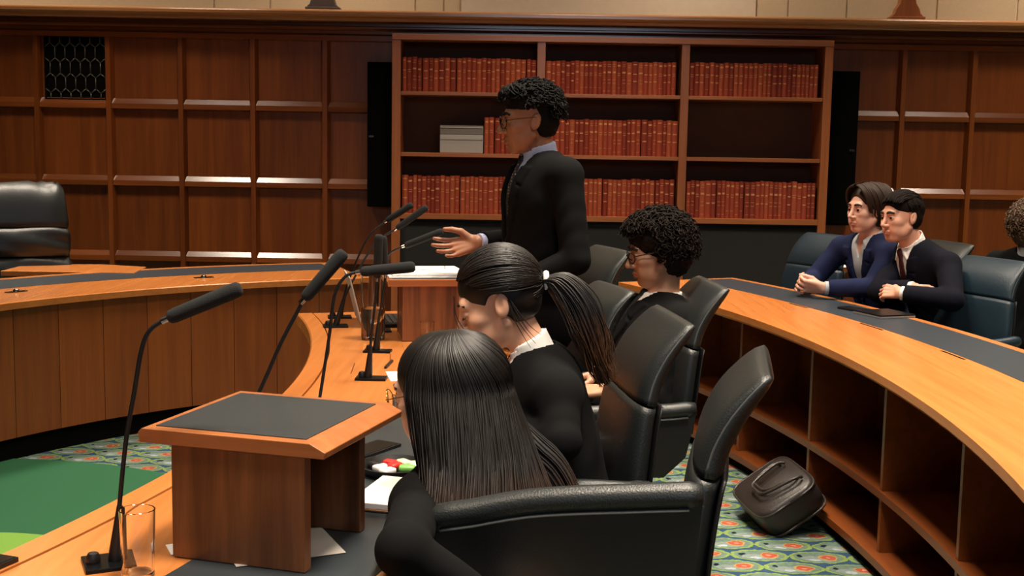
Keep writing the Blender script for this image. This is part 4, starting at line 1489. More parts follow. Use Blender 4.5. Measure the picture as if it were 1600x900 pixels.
def sculpt_hand(vol, w, d, n, side, curl=(20, 25, 30, 35), spread=6, thumb=(35, 15), s=1.0, curls2=None):
    """palm and five fingers; d points along the fingers, n out of the palm, side is +1 for a left hand"""
    d = unit(d)
    n = unit(np.asarray(n, float) - d * (np.asarray(n, float) @ d))
    t = np.cross(n, d) * side                      # towards the thumb
    k = 0.006 * s
    offs = (0.030, 0.0105, -0.010, -0.029)
    lens = (0.070, 0.078, 0.072, 0.056)
    reach = (0.084, 0.088, 0.084, 0.076)
    rad = (0.0088, 0.009, 0.0086, 0.0076)
    for i in range(4):
        kn = w + (d * reach[i] + t * offs[i]) * s
        vol.rc(w + t * offs[i] * 0.55 * s, kn, 0.0145 * s, 0.0105 * s, 0.008 * s)
        a = R(spread * (1.5 - i))
        dd = unit(d * math.cos(a) + t * math.sin(a))
        nn = unit(n - dd * (n @ dd))
        p = kn
        cur = 0.0
        cc = curl[i]
        for j, fr in enumerate((0.45, 0.31, 0.24)):
            cur += R(cc * (0.7, 1.0, 0.7)[j])
            q = p + (dd * math.cos(cur) + nn * math.sin(cur)) * lens[i] * fr * s
            r0, r1 = rad[i] * (1 - 0.10 * j) * s, rad[i] * (0.9 - 0.10 * j) * s
            vol.rc(p, q, r0, r1, 0.003 * s)
            p = q
    # ball of the thumb and thumb
    a0, a1 = R(thumb[0]), R(thumb[1])
    b = w + (d * 0.020 + t * 0.020 + n * 0.008) * s
    m1 = b + (d * math.cos(a0) + t * math.sin(a0) + n * 0.35) * 0.040 * s
    m2 = m1 + unit(d * math.cos(a1) + t * math.sin(a1) + n * 0.25) * 0.034 * s
    m3 = m2 + unit(d * math.cos(a1 * 0.5) + t * math.sin(a1 * 0.5) + n * 0.15) * 0.026 * s
    vol.rc(w + (d * 0.015 + t * 0.012) * s, m1, 0.016 * s, 0.0125 * s, 0.010 * s)
    vol.rc(m1, m2, 0.0115 * s, 0.0098 * s, 0.004 * s)
    vol.rc(m2, m3, 0.0098 * s, 0.0078 * s, 0.003 * s)


def person(label, yaw, pelvis, neck, head, head_dir, shoulders, elbows, wrists, hands, skinmat, suit, shirt, tie=None,
           fem=0.0, knees=None, ankles=None, standing=False, s=1.0, open_collar=False, vee=0.30, group=None, eyes_open=True, hs=1.0, lapels=True,
           hand_fine=0.0034, girth=1.0, collar_h=0.034):
    """all joints are world points; returns root and the head helpers"""
    origin = (float(pelvis[0]), float(pelvis[1]), 0.0)
    pelvis, neck, head = V(*pelvis), V(*neck), V(*head)
    y = R(yaw)
    u = unit(neck - pelvis)
    f = V(math.cos(y), math.sin(y), 0)
    f = unit(f - u * (f @ u))
    l = np.cross(u, f)
    Ft = np.stack([f, l, u], 1)
    Lt = np.linalg.norm(neck - pelvis)
    F = head_frame(*head_dir)
    sh = [V(*p) for p in shoulders]
    el = [V(*p) for p in elbows]
    wr = [V(*p) for p in wrists]
    fh = V(math.cos(y), math.sin(y), 0)
    lh = V(-math.sin(y), math.cos(y), 0)
    hips = [pelvis + lh * 0.09 * sgn for sgn in (1, -1)]
    if knees is None:
        kn = [h + (fh * 0.41 + lh * 0.03 * sgn) * 1.0 + V(0, 0, 0.02) for h, sgn in zip(hips, (1, -1))]
        an = [k_ + fh * 0.03 + V(0, 0, 0.09 - k_[2]) for k_ in kn]
    else:
        kn = [V(*k_) for k_ in knees]
        an = [V(*k_) for k_ in ankles]
    g = girth
    chest = pelvis + u * Lt * 0.70
    belly = pelvis + u * Lt * 0.36

    def torso(vol, ex, k=0.05):
        vol.el(chest + f * (0.004 + 0.01 * fem), (0.100 * g + ex, (0.152 - 0.018 * fem) * g + ex, 0.165 + ex), Ft, k)
        vol.el(belly, (0.096 * g + ex, (0.140 - 0.014 * fem) * g + ex, 0.16 + ex), Ft, k)
        vol.el(pelvis, (0.108 * g + ex, (0.158 + 0.006 * fem) * g + ex, 0.12 + ex), Ft, k)
        for p in sh:
            vol.rc(neck - u * 0.045, p + (neck - p) * 0.06, 0.052 + ex, 0.046 + ex, k)

    # ---------------- body
    pts = [pelvis, neck, head] + sh + el + wr + kn + an
    for w_, h_ in zip(wr, hands):
        if h_ is not None: pts.append(w_ + unit(h_['d']) * 0.19)
    lo = np.min(pts, 0) - 0.2
    hi = np.max(pts, 0) + 0.2
    lo[2] = max(lo[2], -0.02)
    fine = [[], [], []]
    for k in range(3):
        fine[k].append((head[k] - 0.135, head[k] + 0.135, 0.0030))
        for w_, h_ in zip(wr, hands):
            if h_ is not None and h_.get('fine', True):
                a = w_ + unit(h_['d']) * 0.09
                fine[k].append((a[k] - 0.11, a[k] + 0.11, hand_fine))
    vol = Vol(*[axis_pts(lo[k], hi[k], 0.011, fine[k]) for k in range(3)])
    torso(vol, 0.0)
    for i in (0, 1):
        vol.rc(sh[i], el[i], 0.050 - 0.008 * fem, 0.039 - 0.006 * fem, 0.03)
        vol.rc(el[i], wr[i], 0.039 - 0.006 * fem, 0.026 - 0.003 * fem, 0.02)
        vol.rc(hips[i], kn[i], 0.082, 0.056, 0.04)
        vol.rc(kn[i], an[i], 0.054, 0.038, 0.02)
        vol.rc(an[i] + V(0, 0, -0.035), an[i] + fh * 0.13 + V(0, 0, -0.05), 0.036, 0.028, 0.02)
    nk = 0.050 - 0.007 * fem
    skull = head + F @ V(-0.026, 0, -0.055) * hs
    vol.rc(neck - u * 0.03, skull, nk + 0.008, nk, 0.025)
    P = sculpt_head(vol, head, F, hs, fem, eyes_open)
    for w_, h_, sd in zip(wr, hands, (1, -1)):
        if h_ is not None:
            sculpt_hand(vol, w_, h_['d'], h_['n'], sd, h_.get('curl', (20, 25, 30, 35)), h_.get('spread', 5), h_.get('thumb', (35, 15)), h_.get('s', 1.0))
    vs, Q = vol.mesh()
    cen = vs[Q].mean(1)
    loc = (cen - head[None, :]) @ F / hs
    lip = (np.abs(loc[:, 1]) < 0.0225) & (loc[:, 0] > 0.0835) & (np.abs(loc[:, 2] + 0.0690) < 0.0105 - 0.010 * (np.abs(loc[:, 1]) / 0.0225) ** 2)
    root = np_mesh('person', vs, Q, [skinmat[0], skinmat[1]], None, origin, lip.astype(int))
    root.location = origin
    tag(root, label, 'person', group)
    if eyes_open: make_eyes(root, origin, P, F, hs)

    # ---------------- jacket
    jlo = np.min([pelvis, neck] + sh + el + wr, 0) - 0.16
    jhi = np.max([pelvis, neck] + sh + el + wr, 0) + 0.16
    if standing: jlo[2] = pelvis[2] - 0.36
    jv = Vol(*[axis_pts(jlo[k], jhi[k], 0.0062, []) for k in range(3)])
    ex = 0.019
    torso(jv, ex)
    if standing:
        jv.el(pelvis - V(0, 0, 0.06), (0.122 * g + ex, 0.172 * g + ex, 0.19), Ft, 0.05)
    X, Y, Zc = jv.coords()
    qa = ((X - neck[0]) * u[0] + (Y - neck[1]) * u[1] + (Zc - neck[2]) * u[2])
    qb = ((X - neck[0]) * l[0] + (Y - neck[1]) * l[1] + (Zc - neck[2]) * l[2])
    qc = ((X - neck[0]) * f[0] + (Y - neck[1]) * f[1] + (Zc - neck[2]) * f[2])
    wv = np.clip(0.062 * (qa + vee) / vee, -0.02, 0.064)
    if lapels:
        lw = np.clip(0.050 * np.minimum(1, (qa + vee) / (0.55 * vee)), -0.02, 0.05)
        lap = np.maximum(np.maximum(jv.D - 0.0075, np.abs(qb) - wv - lw), np.maximum(-qc + 0.01, np.maximum(qa + 0.03, -(qa + vee))))
        nt = np.abs(qa + 0.085 + 0.35 * (np.abs(qb) - wv)) - 0.004          # collar notch
        lap = np.where((np.abs(qb) - wv > 0.022), np.maximum(lap, -nt), lap)
        jv.D = np.minimum(jv.D, lap)
    region = np.maximum(np.abs(qb) - wv, -qc)
    jv.D = np.maximum(jv.D, -region)
    # front edge below the button
    jv.D = np.maximum(jv.D, -np.maximum(np.maximum(np.abs(qb - 0.004) - 0.0035, -qc), qa + vee))
    # neck opening
    jv.rc(neck - u * 0.03, neck + (skull - neck) * 0.9, nk + 0.021, nk + 0.021, 0.006, 'sub')
    for i in (0, 1):
        sl = Vol(*jv.a)
        sl.rc(sh[i], el[i], 0.060 - 0.008 * fem, 0.052 - 0.007 * fem, 0)
        dw = unit(wr[i] - el[i])
        sl.rc(el[i], wr[i], 0.052 - 0.007 * fem, 0.041 - 0.006 * fem, 0.015)
        sl.rc(wr[i] + dw * 0.030, wr[i] + dw * 0.12, 0.066, 0.07, 0.003, 'sub')
        h = np.clip(0.5 + 0.5 * (jv.D - sl.D) / 0.022, 0, 1)
        jv.D = jv.D * (1 - h) + sl.D * h - 0.022 * h * (1 - h)
    # soft cloth folds
    wv2 = 0.0012 * np.sin(qa * 62 + 9 * np.sin(qb * 14) + qc * 20) * np.clip(-qa * 4, 0, 1)
    jv.D = jv.D + wv2.astype(np.float32)
    if not standing:
        jv.D = np.maximum(jv.D, -(qa + Lt + 0.13))
    vs, Q = jv.mesh()
    jk = np_mesh('jacket', vs, Q, suit, root, origin)

    # ---------------- shirt: front panel and collar band
    svlo = np.minimum(neck, belly) - 0.2
    svhi = np.maximum(neck, skull) + 0.17
    sv = Vol(*[axis_pts(svlo[k], svhi[k], 0.0045, []) for k in range(3)])
    torso(sv, 0.007)
    X, Y, Zc = sv.coords()
    qa = ((X - neck[0]) * u[0] + (Y - neck[1]) * u[1] + (Zc - neck[2]) * u[2])
    qb = ((X - neck[0]) * l[0] + (Y - neck[1]) * l[1] + (Zc - neck[2]) * l[2])
    qc = ((X - neck[0]) * f[0] + (Y - neck[1]) * f[1] + (Zc - neck[2]) * f[2])
    sv.D = np.maximum(sv.D, np.maximum(np.abs(qb) - 0.085, np.maximum(-qc - 0.0, -(qa + vee + 0.06))))
    if open_collar:
        sv.D = np.maximum(sv.D, -np.maximum(np.maximum(np.abs(qb) - 0.028 * np.clip((qa + 0.085) / 0.085, 0, 1), -qc), -(qa + 0.085)))
    # collar band standing round the neck, cut level with the jaw and higher at the nape
    cb = Vol(*sv.a)
    cdir = unit(skull - neck)
    cb.rc(neck - u * 0.055, neck + cdir * 0.10, nk + 0.023, nk + 0.0125, 0)
    hgt = qa - (collar_h - 0.30 * qc)
    cb.D = np.maximum(cb.D, hgt)
    cb.D = np.maximum(cb.D, -(qa + 0.075 + 0.15 * qc))
    inner = Vol(*sv.a)
    inner.rc(neck - u * 0.10, neck + cdir * 0.2, nk + 0.013, nk + 0.004, 0)
    cb.D = np.maximum(cb.D, -np.maximum(inner.D, -(qa - (collar_h - 0.012 - 0.30 * qc))))
    if open_collar:
        cb.D = np.maximum(cb.D, -np.maximum(np.abs(qb) - 0.022 - 0.25 * np.clip(qa, 0, 0.1), -qc))
    for sg in (-1, 1):      # collar points
        a_ = neck + f * (nk + 0.016) + l * sg * 0.012 + u * (-0.004)
        b_ = neck + f * (nk + 0.030) + l * sg * 0.046 - u * 0.042
        if open_collar:
            a_ = a_ + l * sg * 0.014
            b_ = b_ + l * sg * 0.010
        cb.rc(a_, b_, 0.011, 0.008, 0.008)
    sv.D = np.minimum(sv.D, cb.D)
    vs, Q = sv.mesh()
    np_mesh('shirt', vs, Q, shirt, root, origin)
    # cuffs
    for i in (0, 1):
        if hands[i] is not None:
            dcf = unit(wr[i] - el[i])
            mb = MB()
            r_ = 0.034 - 0.004 * fem
            mb.tube([tuple(wr[i] - dcf * 0.065), tuple(wr[i] - dcf * 0.008), tuple(wr[i] - dcf * 0.006)], [r_, r_, r_ - 0.004], 20)
            mb.build('shirt_cuff', shirt, root, smooth=True, origin=origin)
    # ---------------- tie
    if tie is not None:
        tv = Vol(*[axis_pts(svlo[k], svhi[k], 0.0036, []) for k in range(3)])
        torso(tv, 0.013)
        X, Y, Zc = tv.coords()
        qa = ((X - neck[0]) * u[0] + (Y - neck[1]) * u[1] + (Zc - neck[2]) * u[2])
        qb = ((X - neck[0]) * l[0] + (Y - neck[1]) * l[1] + (Zc - neck[2]) * l[2])
        qc = ((X - neck[0]) * f[0] + (Y - neck[1]) * f[1] + (Zc - neck[2]) * f[2])
        ww = 0.015 + 0.028 * np.clip(-(qa + 0.04) / 0.32, 0, 1)
        in_ = Vol(*tv.a)
        torso(in_, 0.006)
        tv.D = np.maximum(np.maximum(tv.D, -in_.D), np.maximum(np.abs(qb) - ww, np.maximum(-qc, np.maximum(-(qa + vee + 0.05), qa + 0.02))))
        kc = neck + f * (nk + 0.024) - u * 0.012
        tv.rc(kc + u * 0.008, kc - u * 0.026 + f * 0.006, 0.019, 0.012, 0.004)
        vs, Q = tv.mesh()
        np_mesh('tie', vs, Q, tie, root, origin)
    # ---------------- trousers
    tl = np.min([pelvis] + kn + an, 0) - 0.16
    th_ = np.max([pelvis] + kn + an, 0) + 0.16
    tl[2] = max(tl[2], -0.02)
    pv = Vol(*[axis_pts(tl[k], th_[k], 0.011, []) for k in range(3)])
    pv.el(pelvis, (0.118 * g, 0.168 * g, 0.12), Ft, 0.03)
    for i in (0, 1):
        pv.rc(hips[i], kn[i], 0.094, 0.070, 0.03)
        pv.rc(kn[i], an[i], 0.068, 0.056, 0.02)
    vs, Q = pv.mesh()
    np_mesh('trousers', vs, Q, suit, root, origin)
    for i in (0, 1):
        wv_ = Vol(*[axis_pts((an[i] - 0.2)[k], (an[i] + 0.25)[k], 0.008, []) for k in range(3)])
        wv_.rc(an[i] + V(0, 0, -0.038) - fh * 0.03, an[i] + fh * 0.15 + V(0, 0, -0.05), 0.044, 0.036, 0.02)
        wv_.D = np.maximum(wv_.D, -(wv_.coords()[2] - 0.002))
        vs, Q = wv_.mesh()
        if len(Q): np_mesh('shoe', vs, Q, M['plastic'], root, origin)
    return root, origin, P, F, head


def scalp(P, az, elv, grow=0.0, hs=1.0):
    """point on the skull: az from the face round, elv up (degrees), grown outwards"""
    a, e = R(az), R(elv)
    r = (0.094 + grow, 0.074 + grow, 0.084 + grow)
    return P(-0.014 + r[0] * math.cos(e) * math.cos(a), r[1] * math.cos(e) * math.sin(a), 0.030 + r[2] * math.sin(e))


def hair_shell(st, head, F, hs, prims, cuts, h=0.004, folds=0.0):
    """smooth under-layer of hair in the head's own frame"""
    ax = [axis_pts(-0.17, 0.17, h, []) for _ in range(3)]
    v = Vol(*ax)
    for kind, a, b, c_, k in prims:
        if kind == 'el': v.el(a, b, None if c_ is None else c_, k)
        else: v.rc(a, b, c_[0], c_[1], k)
    for kind, a, b, c_, k in cuts:
        if kind == 'el': v.el(a, b, None, k, 'sub')
        elif kind == 'rc': v.rc(a, b, c_[0], c_[1], k, 'sub')
        else:      # half space: normal a, offset b: removes where p.a > b
            X, Y, Zc = v.coords()
            v.D = np.maximum(v.D, (X * a[0] + Y * a[1] + Zc * a[2] - b)) if kind == 'keep' else v.D
    if folds:
        X, Y, Zc = v.coords()
        v.D = v.D + folds * (np.sin(X * 210 + 5 * np.sin(Y * 60)) * np.sin(Y * 170 + 4 * np.sin(Zc * 70)) * np.sin(Zc * 190 + 3 * np.sin(X * 50)))
    vs, Q = v.mesh()
    st.add_mesh(head[None, :] + (vs * hs) @ F.T, Q)


def curls(st, P, F, n, hs, rule, grow=0.012, length=0.03, rad=0.009, thick=0.0034, turns=1.3, seed=1):
    r_ = np.random.RandomState(seed)
    made = 0
    while made < n:
        az = r_.uniform(-180, 180)
        elv = math.degrees(math.asin(r_.uniform(-0.75, 1)))
        g = rule(az, elv)
        if g is None: continue
        made += 1
        p0 = scalp(P, az, elv, grow + g)
        nn = unit(p0 - P(-0.014, 0, 0.02))
        e1 = unit(np.cross(nn, r_.normal(size=3)))
        e2 = np.cross(nn, e1)
        ph = r_.uniform(0, 6.28)
        t = np.linspace(0, 1, 11)
        w = turns * 6.283 * r_.uniform(0.7, 1.2)
        L_ = length * r_.uniform(0.5, 1.1)
        rr = rad * r_.uniform(0.7, 1.2)
        drift = e1 * r_.uniform(-0.02, 0.02) + F[:, 2] * -0.008
        pts = p0[None] + nn[None] * (t * L_ - 0.006)[:, None] + e1[None] * (rr * np.cos(w * t + ph))[:, None] + e2[None] * (rr * np.sin(w * t + ph))[:, None] + drift[None] * (t ** 2)[:, None]
        st.lock(pts, thick * r_.uniform(0.8, 1.2), thick * 0.4, 5)


def hair_gradient(name, dark, light, z0, z1):
    """hair with lighter dyed ends"""
    m, nt, N, L, Pn = new_mat(name)
    tc = N.new('ShaderNodeTexCoord')
    sx = N.new('ShaderNodeSeparateXYZ')
    L.new(tc.outputs['Object'], sx.inputs[0])
    no = N.new('ShaderNodeTexNoise')
    no.inputs['Scale'].default_value = 30
    L.new(tc.outputs['Object'], no.inputs['Vector'])
    mr = N.new('ShaderNodeMapRange')
    mr.inputs['From Min'].default_value = z1
    mr.inputs['From Max'].default_value = z0
    L.new(sx.outputs['Z'], mr.inputs['Value'])
    ml = N.new('ShaderNodeMath')
    ml.operation = 'MULTIPLY'
    L.new(mr.outputs[0], ml.inputs[0])
    L.new(no.outputs['Fac'], ml.inputs[1])
    m2 = N.new('ShaderNodeMath')
    m2.operation = 'MULTIPLY'
    m2.inputs[1].default_value = 1.6
    m2.use_clamp = True
    L.new(ml.outputs[0], m2.inputs[0])
    mx = N.new('ShaderNodeMixRGB')
    mx.inputs[1].default_value = dark
    mx.inputs[2].default_value = light
    L.new(m2.outputs[0], mx.inputs[0])
    L.new(mx.outputs[0], Pn.inputs['Base Color'])
    Pn.inputs['Roughness'].default_value = 0.45
    Pn.inputs['Specular IOR Level'].default_value = 0.4
    return m


FACE_CUT = [('el', (0.112, 0, -0.035), (0.075, 0.085, 0.092), None, 0.01)]
SK_TAN = skin('skin_tan', srgb(164, 110, 80), srgb(150, 92, 74))
SK_OLIVE = skin('skin_olive', srgb(188, 138, 108), srgb(160, 104, 84))
SK_PALE = skin('skin_pale', srgb(224, 172, 150), srgb(200, 132, 118))
SK_ROSE = skin('skin_rosy', srgb(222, 164, 138), srgb(196, 124, 106))
SK_WARM = skin('skin_warm', srgb(222, 168, 138), srgb(190, 122, 108))

# ---------------------------------------------------------------- standing man
root, org, P, F, hd = person(
    'standing man in black suit with dotted tie and round glasses, speaking at the far lectern', 197,
    (0.085, 4.5, 0.93), (0.105, 4.5, 1.450), (0.052, 4.49, 1.588), (188, 4),
    [(0.185, 4.325, 1.390), (0.085, 4.675, 1.390)], [(0.222, 4.26, 1.10), (0.06, 4.74, 1.13)], [(0.02, 4.27, 1.00), (-0.135, 4.62, 1.125)],
    [dict(d=(-0.85, 0.2, -0.25), n=(0, 0.2, -0.95), fine=False), dict(d=(-0.95, -0.08, -0.22), n=(-0.15, -0.82, 0.5), curl=(10, 14, 18, 22), spread=9, thumb=(42, 22), s=1.05)],
    SK_TAN, M['suit'], M['shirt_blue'], M['tie_dot'], standing=True, girth=1.10, vee=0.40, hs=1.02, collar_h=0.054,
    knees=[(0.08, 4.40, 0.50), (0.07, 4.60, 0.50)], ankles=[(0.13, 4.39, 0.09), (0.12, 4.61, 0.09)])
make_brows(root, org, P, M['brow'], 0.0048)
make_glasses(root, org, P, F, 1.0, M['metal_dark'], 0.0245, wire=0.0013)
st = Strands()
hair_shell(st, hd, F, 1.02, [('el', (-0.014, 0, 0.062), (0.100, 0.080, 0.066), None, 0.02), ('el', (0.03, 0, 0.095), (0.075, 0.07, 0.04), None, 0.02), ('el', (-0.040, 0, 0.0), (0.070, 0.0735, 0.085), None, 0.02)],
           [('el', (0.120, 0, -0.050), (0.095, 0.12, 0.100), None, 0.006), ('el', (0.0, 0.085, -0.012), (0.03, 0.03, 0.04), None, 0.004), ('el', (0.0, -0.085, -0.012), (0.03, 0.03, 0.04), None, 0.004), ('el', (-0.03, 0, -0.12), (0.15, 0.12, 0.06), None, 0.01)], folds=0.003)
curls(st, P, F, 900, 1.0, lambda a, e: (0.014 if e > 32 else (0.018 if (abs(a) < 60 and e > 24) else (0.002 + 0.010 * (e + 12) / 44 if e > -12 and abs(a) > 78 and not (e < 12 and abs(a) < 118) else None))), 0.012, 0.026, 0.008, 0.0034, 1.2, 11)
r_ = np.random.RandomState(31)
for i in range(130):
    az = r_.uniform(-62, 62)
    e0 = r_.uniform(40, 60)
    e1 = r_.uniform(17, 30)
    g0 = r_.uniform(0.018, 0.036)
    st.lock([scalp(P, az + 16 * (q - 0.5) + 5 * math.sin(7 * q + i), e0 + (e1 - e0) * q, 0.010 + g0 * math.sin(math.pi * (0.15 + 0.8 * q))) for q in np.linspace(0, 1, 11)], 0.0046, 0.0012, 5, 0.7)
st.build('hair', M['hair_black'], root, org)

# ---------------------------------------------------------------- curly-haired man in glasses
root, org, P, F, hd = person(
    'seated man with big dark curls and dark glasses looking down, black suit', 183,
    (0.36, 4.14, 0.54), (0.528, 4.15, 0.975), (0.492, 4.15, 1.142), (185, 10),
    [(0.575, 3.985, 0.915), (0.555, 4.315, 0.915)], [(0.53, 3.93, 0.665), (0.47, 4.36, 0.68)], [(0.325, 3.98, 0.69), (0.305, 4.14, 0.72)],
    [dict(d=(-0.95, 0.25, -0.1), n=(0, 0.3, -0.95), curl=(35, 40, 45, 45)), dict(d=(-0.9, -0.3, -0.2), n=(-0.1, -0.3, -0.9), curl=(30, 35, 40, 40))],
    SK_OLIVE, M['suit'], M['shirt'], M['tie_black'], vee=0.30, hs=0.96, collar_h=0.036)
make_brows(root, org, P, M['brow'], 0.005)
make_glasses(root, org, P, F, 1.0, M['plastic'], 0.0235, wire=0.0019, oblong=0.8)
st = Strands()
hair_shell(st, hd, F, 0.96, [('el', (-0.022, 0, 0.05), (0.112, 0.098, 0.090), None, 0.02), ('el', (-0.05, 0, -0.01), (0.082, 0.092, 0.095), None, 0.02)],
           [('el', (0.115, 0, -0.05), (0.086, 0.12, 0.100), None, 0.006), ('el', (0.005, 0.10, -0.02), (0.022, 0.03, 0.036), None, 0.004), ('el', (0.005, -0.10, -0.02), (0.022, 0.03, 0.036), None, 0.004)], folds=0.004)
curls(st, P, F, 1150, 0.96, lambda a, e: (0.022 if e > 30 else (0.020 if abs(a) > 78 and e > -28 else (0.014 if abs(a) < 60 and e > 26 else None))), 0.016, 0.028, 0.010, 0.0035, 1.4, 5)
st.build('hair', M['hair_curl'], root, org)

# ---------------------------------------------------------------- man in the navy suit
root, org, P, F, hd = person(
    'seated man in navy suit and open grey collar with centre-parted brown hair, hands clasped', 205,
    (1.97, 6.34, 0.56), (1.850, 6.275, 1.055), (1.812, 6.25, 1.198), (206, 2),
    [(1.90, 6.09, 0.975), (1.74, 6.43, 0.975)], [(1.80, 6.04, 0.815), (1.60, 6.42, 0.815)], [(1.565, 6.075, 0.807), (1.510, 6.24, 0.807)],
    [dict(d=(-0.9, 0.42, 0.05), n=(0.25, 0.75, 0.5), curl=(48, 50, 52, 52), thumb=(20, 5), s=1.05), dict(d=(-0.55, -0.8, 0.10), n=(0.75, -0.45, -0.35), curl=(42, 46, 48, 50), thumb=(20, 5), s=1.05)],
    SK_PALE, M['suit_navy'], M['shirt_grey'], None, open_collar=True, vee=0.34, collar_h=0.030)
make_brows(root, org, P, M['hair_brown'], 0.0045)
st = Strands()
hair_shell(st, hd, F, 1.0, [('el', (-0.022, 0, 0.048), (0.100, 0.088, 0.082), None, 0.02), ('el', (-0.045, 0, -0.02), (0.072, 0.090, 0.085), None, 0.02)],
           [('el', (0.122, 0, -0.030), (0.092, 0.092, 0.118), None, 0.006)])
r_ = np.random.RandomState(3)
for i in range(330):
    sg = 1 if i % 2 else -1
    x0 = r_.uniform(-0.10, 0.078)
    end = r_.uniform(118, 150) if x0 < 0.04 else r_.uniform(85, 122)
    th = np.radians(np.linspace(4, end, 14))
    ry = 0.094 + r_.uniform(-0.004, 0.006) - 0.30 * max(0, x0 - 0.03)
    rz = 0.088 + r_.uniform(-0.003, 0.006)
    bulge = 1 - 0.5 * (abs(x0 + 0.015) / 0.11) ** 2
    xs_ = x0 + (0.012 if x0 > 0.03 else 0) * np.sin(th) - 0.055 * (th / 2.2) ** 2 * (1 if x0 > -0.02 else 0.3)
    ys_ = sg * (0.006 + ry * np.sin(th) * (0.55 + 0.45 * bulge))
    zs_ = 0.045 + rz * np.cos(th) * (0.6 + 0.4 * bulge) - 0.035 * (th / 2.2) ** 3
    st.lock([P(a, b, c) for a, b, c in zip(xs_, ys_, zs_)], 0.0052, 0.002, 5, 0.7)
for i in range(120):
    a = R(r_.uniform(110, 250))
    t = np.linspace(0, 1, 10)
    st.lock([P(-0.03 + (0.085 + 0.012 * math.sin(3 * q)) * math.cos(a), 0.092 * math.sin(a), 0.08 - 0.17 * q) for q in t], 0.0052, 0.002, 5, 0.7)
st.build('hair', M['hair_brown'], root, org)

# ---------------------------------------------------------------- man with the dark red tie
root, org, P, F, hd = person(
    'seated dark-haired man with dark red tie and arms folded on the rear bench', 198,
    (2.20, 6.02, 0.55), (1.965, 5.975, 1.040), (1.895, 5.95, 1.178), (201, 4, 3),
    [(2.085, 5.79, 0.955), (1.965, 6.145, 0.955)], [(2.05, 5.62, 0.812), (1.80, 5.93, 0.812)], [(1.850, 5.76, 0.825), (1.935, 5.80, 0.845)],
    [dict(d=(-0.6, 0.75, 0.0), n=(0.6, 0.5, -0.6), curl=(40, 45, 45, 45)), dict(d=(0.75, -0.6, 0.05), n=(-0.2, -0.3, -0.9), curl=(30, 35, 40, 40))],
    SK_ROSE, M['suit_ink'], M['shirt'], M['tie_red'], vee=0.30, collar_h=0.034)
make_brows(root, org, P, M['brow'], 0.0052)
st = Strands()
hair_shell(st, hd, F, 1.0, [('el', (-0.018, 0, 0.050), (0.098, 0.081, 0.076), None, 0.02), ('el', (-0.040, 0, 0.0), (0.070, 0.079, 0.080), None, 0.02)],
           [('el', (0.122, 0, -0.035), (0.090, 0.12, 0.112), None, 0.006), ('el', (0.0, 0.085, -0.016), (0.03, 0.03, 0.042), None, 0.004), ('el', (0.0, -0.085, -0.016), (0.03, 0.03, 0.042), None, 0.004), ('el', (-0.03, 0, -0.13), (0.15, 0.12, 0.06), None, 0.01)])
r_ = np.random.RandomState(8)
for i in range(300):
    y0 = r_.uniform(-0.07, 0.07)
    f0, f1 = r_.uniform(-60, -5), r_.uniform(40, 63)
    ph = np.radians(np.linspace(f0, f1, 12))
    lift = r_.uniform(0.0, 0.012)
    w = math.sqrt(max(0.05, 1 - (y0 / 0.085) ** 2))
    st.lock([P(-0.014 + (0.104 + lift) * math.sin(q) * (0.6 + 0.4 * w), y0 + 0.018 * math.sin(q) + 0.004 * math.sin(6 * q + i), 0.040 + (0.080 + lift) * math.cos(q) * w) for q in ph], 0.0050, 0.0022, 5, 0.7)
for i in range(220):
    az = r_.uniform(75, 285)
    e0 = r_.uniform(20, 60)
    e1 = r_.uniform(-8, 6) if 75 < az < 115 or 245 < az < 285 else r_.uniform(-38, -15)
    st.lock([scalp(P, az + 10 * (q - 0.5), e0 + (e1 - e0) * q, 0.008 + 0.006 * math.sin(math.pi * q)) for q in np.linspace(0, 1, 9)], 0.0045, 0.0015, 5, 0.7)
st.build('hair', M['hair_curl'], root, org)

# ---------------------------------------------------------------- person cut by the right edge
root, org, P, F, hd = person(
    'person with light brown curls in dark clothes at the far right edge, turned away', 40,
    (2.64, 6.13, 0.56), (2.625, 6.11, 0.985), (2.615, 6.10, 1.130), (40, 4),
    [(2.50, 6.25, 0.93), (2.74, 5.97, 0.93)], [(2.50, 6.30, 0.68), (2.80, 5.92, 0.68)], [(2.70, 6.36, 0.66), (2.92, 6.08, 0.66)],
    [dict(d=(0.8, 0.3, -0.2), n=(0, 0, -1), fine=False), dict(d=(0.7, 0.6, -0.2), n=(0, 0, -1), fine=False)],
    SK_PALE, M['suit'], M['shirt'], None, vee=0.25, hs=0.98)
st = Strands()
hair_shell(st, hd, F, 0.98, [('el', (-0.022, 0, 0.045), (0.108, 0.094, 0.086), None, 0.02), ('el', (-0.05, 0, -0.02), (0.078, 0.090, 0.095), None, 0.02)],
           [('el', (0.115, 0, -0.05), (0.086, 0.12, 0.100), None, 0.006)], folds=0.004)
curls(st, P, F, 900, 0.98, lambda a, e: (0.016 if e > 30 else (0.016 if abs(a) > 70 and e > -40 else None)), 0.018, 0.03, 0.010, 0.0036, 1.4, 21)
st.build('hair', M['hair_light'], root, org)

